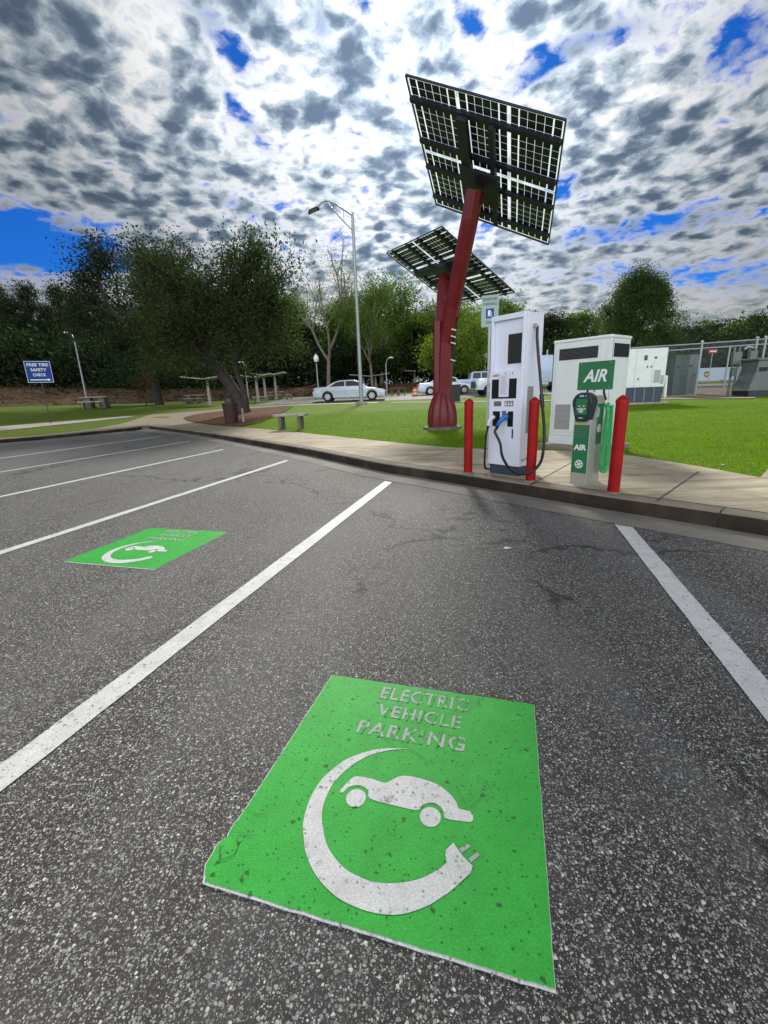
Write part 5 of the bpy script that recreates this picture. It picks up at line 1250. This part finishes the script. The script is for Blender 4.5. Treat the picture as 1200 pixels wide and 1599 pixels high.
for px, ty, wp, pr, Y in ((245, 486, 110, 1, 72), (300, 478, 110, 0, 74), (352, 470, 110, 3, 71), (405, 470, 110, 1, 74), (450, 448, 100, 2, 70), (545, 452, 80, 1, 73), (596, 436, 92, 0, 66), (643, 474, 84, 2, 72), (676, 462, 84, 3, 74), (706, 476, 92, 0, 66), (748, 474, 84, 2, 68), (792, 470, 90, 1, 74), (838, 480, 80, 3, 80), (872, 486, 72, 1, 82), (905, 480, 72, 2, 84)):
    put_tree(P_mid[pr], px, ty, Y, '%s broadleaf tree along the front of the woods, counting right from the pines' % ORD[i], wp, rng.uniform(0, 6), 'broadleaf trees along the woods'); i += 1
i = 0
for px, ty, wp, pr in ((945, 486, 66, 3), (1040, 515, 60, 1), (1066, 500, 62, 3), (1090, 512, 56, 2), (1116, 496, 62, 1), (1142, 492, 62, 3), (1168, 486, 62, 1), (1196, 482, 66, 3), (1225, 478, 66, 2)):
    put_tree(P_mid[pr], px, ty, rng.uniform(100, 116), '%s dark tree of the right hand tree line, counting from behind the big tree' % ORD[i], wp, rng.uniform(0, 6), 'trees beyond the compound'); i += 1
# second row deeper in the woods, nearly one mass
i = 0
for k in range(26):
    px = -50 + k * 36 + rng.uniform(-8, 8); ty = 497 if px < 200 else 490
    put_tree((P_mid[3], P_mid[1], P_pine[0])[k % 3], px, ty + rng.uniform(-6, 12), rng.uniform(86, 95), '%s tree of the rear row of the woods, counting from the left' % ORD[i], rng.uniform(70, 95), rng.uniform(0, 6), 'rear row of the woods'); i += 1
# individual trees
make_tree(31, top_h(512, 372, 58, place(515, 58).z), 10.5, TALL, 'leaf_pale', 'bark_pale', 60, .10, .85, .30, .30, maxd=3, loc_=place(514, 58), name='bare_topped_tree', label='tall sparse tree with pale bare top behind the white sedan')
make_tree(33, top_h(568, 430, 57, place(590, 57).z), 8.0, TALL, 'leaf_mid', 'bark_pale', 120, .12, .9, .22, .35, maxd=3, loc_=place(583, 57), name='broadleaf_tree', label='green multi stemmed tree right of the tall light pole')
make_tree(34, top_h(735, 470, 48, place(722, 48).z), 8.2, ROUND, 'leaf_light', 'bark', 140, .12, .8, .16, .38, maxd=3, loc_=place(712, 48), name='broadleaf_tree', label='light green tree behind the solar tree, its leaves yellowish below', low=(.3, .5, 20))
make_tree(35, top_h(990, 418, 46, place(985, 46).z), 7.6, dict(wig=.06, up=.10, kids=4, ang=.42, len=.66), 'leaf_egg', 'bark', 300, .085, .50, .25, .30, maxd=3, loc_=place(985, 46), name='oval_tree', label='large dense oval green tree rising behind the white power cabinet', egg=190)
make_tree(36, 3.2, 1.6, ROUND, 'leaf_brown', 'bark', 18, .09, .3, .05, .35, maxd=2, loc_=place(230, 38), name='young_tree', label='small reddish brown sapling beside the wide dark tree')
# undergrowth under the trees
npr = np.random.RandomState(9); cs = []
for k in range(900):
    a = math.radians(npr.uniform(-62, 22)); rr_ = npr.uniform(63, 84); x, y = rr_ * math.sin(a), rr_ * math.cos(a); cs.append((x, y, hz(x, y) + npr.uniform(.3, 5.5)))
for k in range(420):
    a = math.radians(npr.uniform(17, 46)); rr_ = npr.uniform(98, 118); x, y = rr_ * math.sin(a), rr_ * math.cos(a); cs.append((x, y, hz(x, y) + npr.uniform(.3, 8)))
for k in range(700):
    a = math.radians(npr.uniform(-64, 24)); rr_ = npr.uniform(96, 108); x, y = rr_ * math.sin(a), rr_ * math.cos(a); cs.append((x, y, hz(x, y) + npr.uniform(0, 11)))
for k in range(260):
    a = math.radians(npr.uniform(18, 46)); rr_ = npr.uniform(122, 132); x, y = rr_ * math.sin(a), rr_ * math.cos(a); cs.append((x, y, hz(x, y) + npr.uniform(0, 12)))
o = bpy.data.objects.new('undergrowth', leaves(npr, cs, 1.4, 90, .30, 'undergrowth', 'leaf_dark', .8)); COL.objects.link(o)
tag(o, 'dark undergrowth filling the woods between the trunks', 'undergrowth', kind='stuff')
cs = []
for k in range(230):
    a = math.radians(npr.uniform(-62, 20)); rr_ = npr.uniform(54, 65); x, y = rr_ * math.sin(a), rr_ * math.cos(a); cs.append((x, y, hz(x, y) + .15))
o = bpy.data.objects.new('bank_scrub', leaves(npr, cs, .45, 26, .13, 'bank_scrub', 'leaf_brown', .5)); COL.objects.link(o)
tag(o, 'low brown scrub on the bank in front of the woods', 'scrub', kind='stuff')

# ---------------------------------------------------------------- grass blades where the lawn is near
LAWN = [onz(*s) for s in ((375, 667.3), (450, 674), (525, 682), (640, 694), (700, 699.5), (757, 702), (845, 704), (950, 707), (1000, 714.5), (1100, 731), (1187, 747), (1200, 733))]
LP = [q.xy for q in LAWN] + [Vector((7.5, 6.0)), Vector((15, 15)), Vector((0, 22)), Vector((-8, 21))]
npr = np.random.RandomState(12); pts = []
while len(pts) < 75000:
    x, y = npr.uniform(-8, 13), npr.uniform(4.5, 20)
    if npr.rand() > min(1, (9.0 / math.hypot(x, y)) ** 1.5): continue
    if inpoly(x, y, LP) and not (2.2 < x < 4.9 and 7.0 < y < 8.9 and inpoly(x, y, [Vector((2.83, 7.86)), Vector((3.6, 6.86)), Vector((4.3, 7.5)), Vector((3.5, 8.5))])): pts.append((x, y, hz(x, y)))
pts = np.array(pts); K = len(pts); a = npr.uniform(0, 2 * PI, K); hgt_ = npr.uniform(.018, .048, K); wd = .0035 + .004 * npr.rand(K)
P = np.empty((K, 3, 3)); dx = np.stack([np.cos(a), np.sin(a), np.zeros(K)], 1); lean_ = npr.normal(0, .018, (K, 3)); lean_[:, 2] = 0
P[:, 0] = pts - dx * wd[:, None]; P[:, 1] = pts + dx * wd[:, None]; P[:, 2] = pts + lean_; P[:, 2, 2] += hgt_; P[:, :2, 2] -= .004
me = bpy.data.meshes.new('grass'); me.vertices.add(K * 3); me.vertices.foreach_set('co', P.reshape(-1)); me.loops.add(K * 3); me.loops.foreach_set('vertex_index', np.arange(K * 3)); me.polygons.add(K); me.polygons.foreach_set('loop_start', np.arange(0, K * 3, 3)); me.update(calc_edges=True); me.materials.append(MAT['grass_blade'])
o = bpy.data.objects.new('grass', me); COL.objects.link(o); tag(o, 'short mown green grass on the lawn by the walkway', 'grass', kind='stuff')
# fallen leaves
rng = random.Random(8); lv = [(793, 858), (1130, 727), (1003, 640), (905, 690), (420, 660), (470, 655)]
for k, (px, py) in enumerate(lv[:2]):
    q = G(px, py, 0.0) if k == 0 else onz(px, py); b = MB(); s = .035
    b.add([(-s, 0, .004), (-s * .3, s * .5, .014), (s, .1 * s, .006), (-s * .2, -s * .5, .010)], [(0, 1, 2, 3)])
    o = obj('fallen_leaf', b, 'yellow' if 0 else 'paper'); o.location = q + Vector((0, 0, .004)); tag(o, ['dry pale leaf lying on the asphalt near the oil stain', 'pale leaf on the lawn right of the bollards'][k], 'leaf')
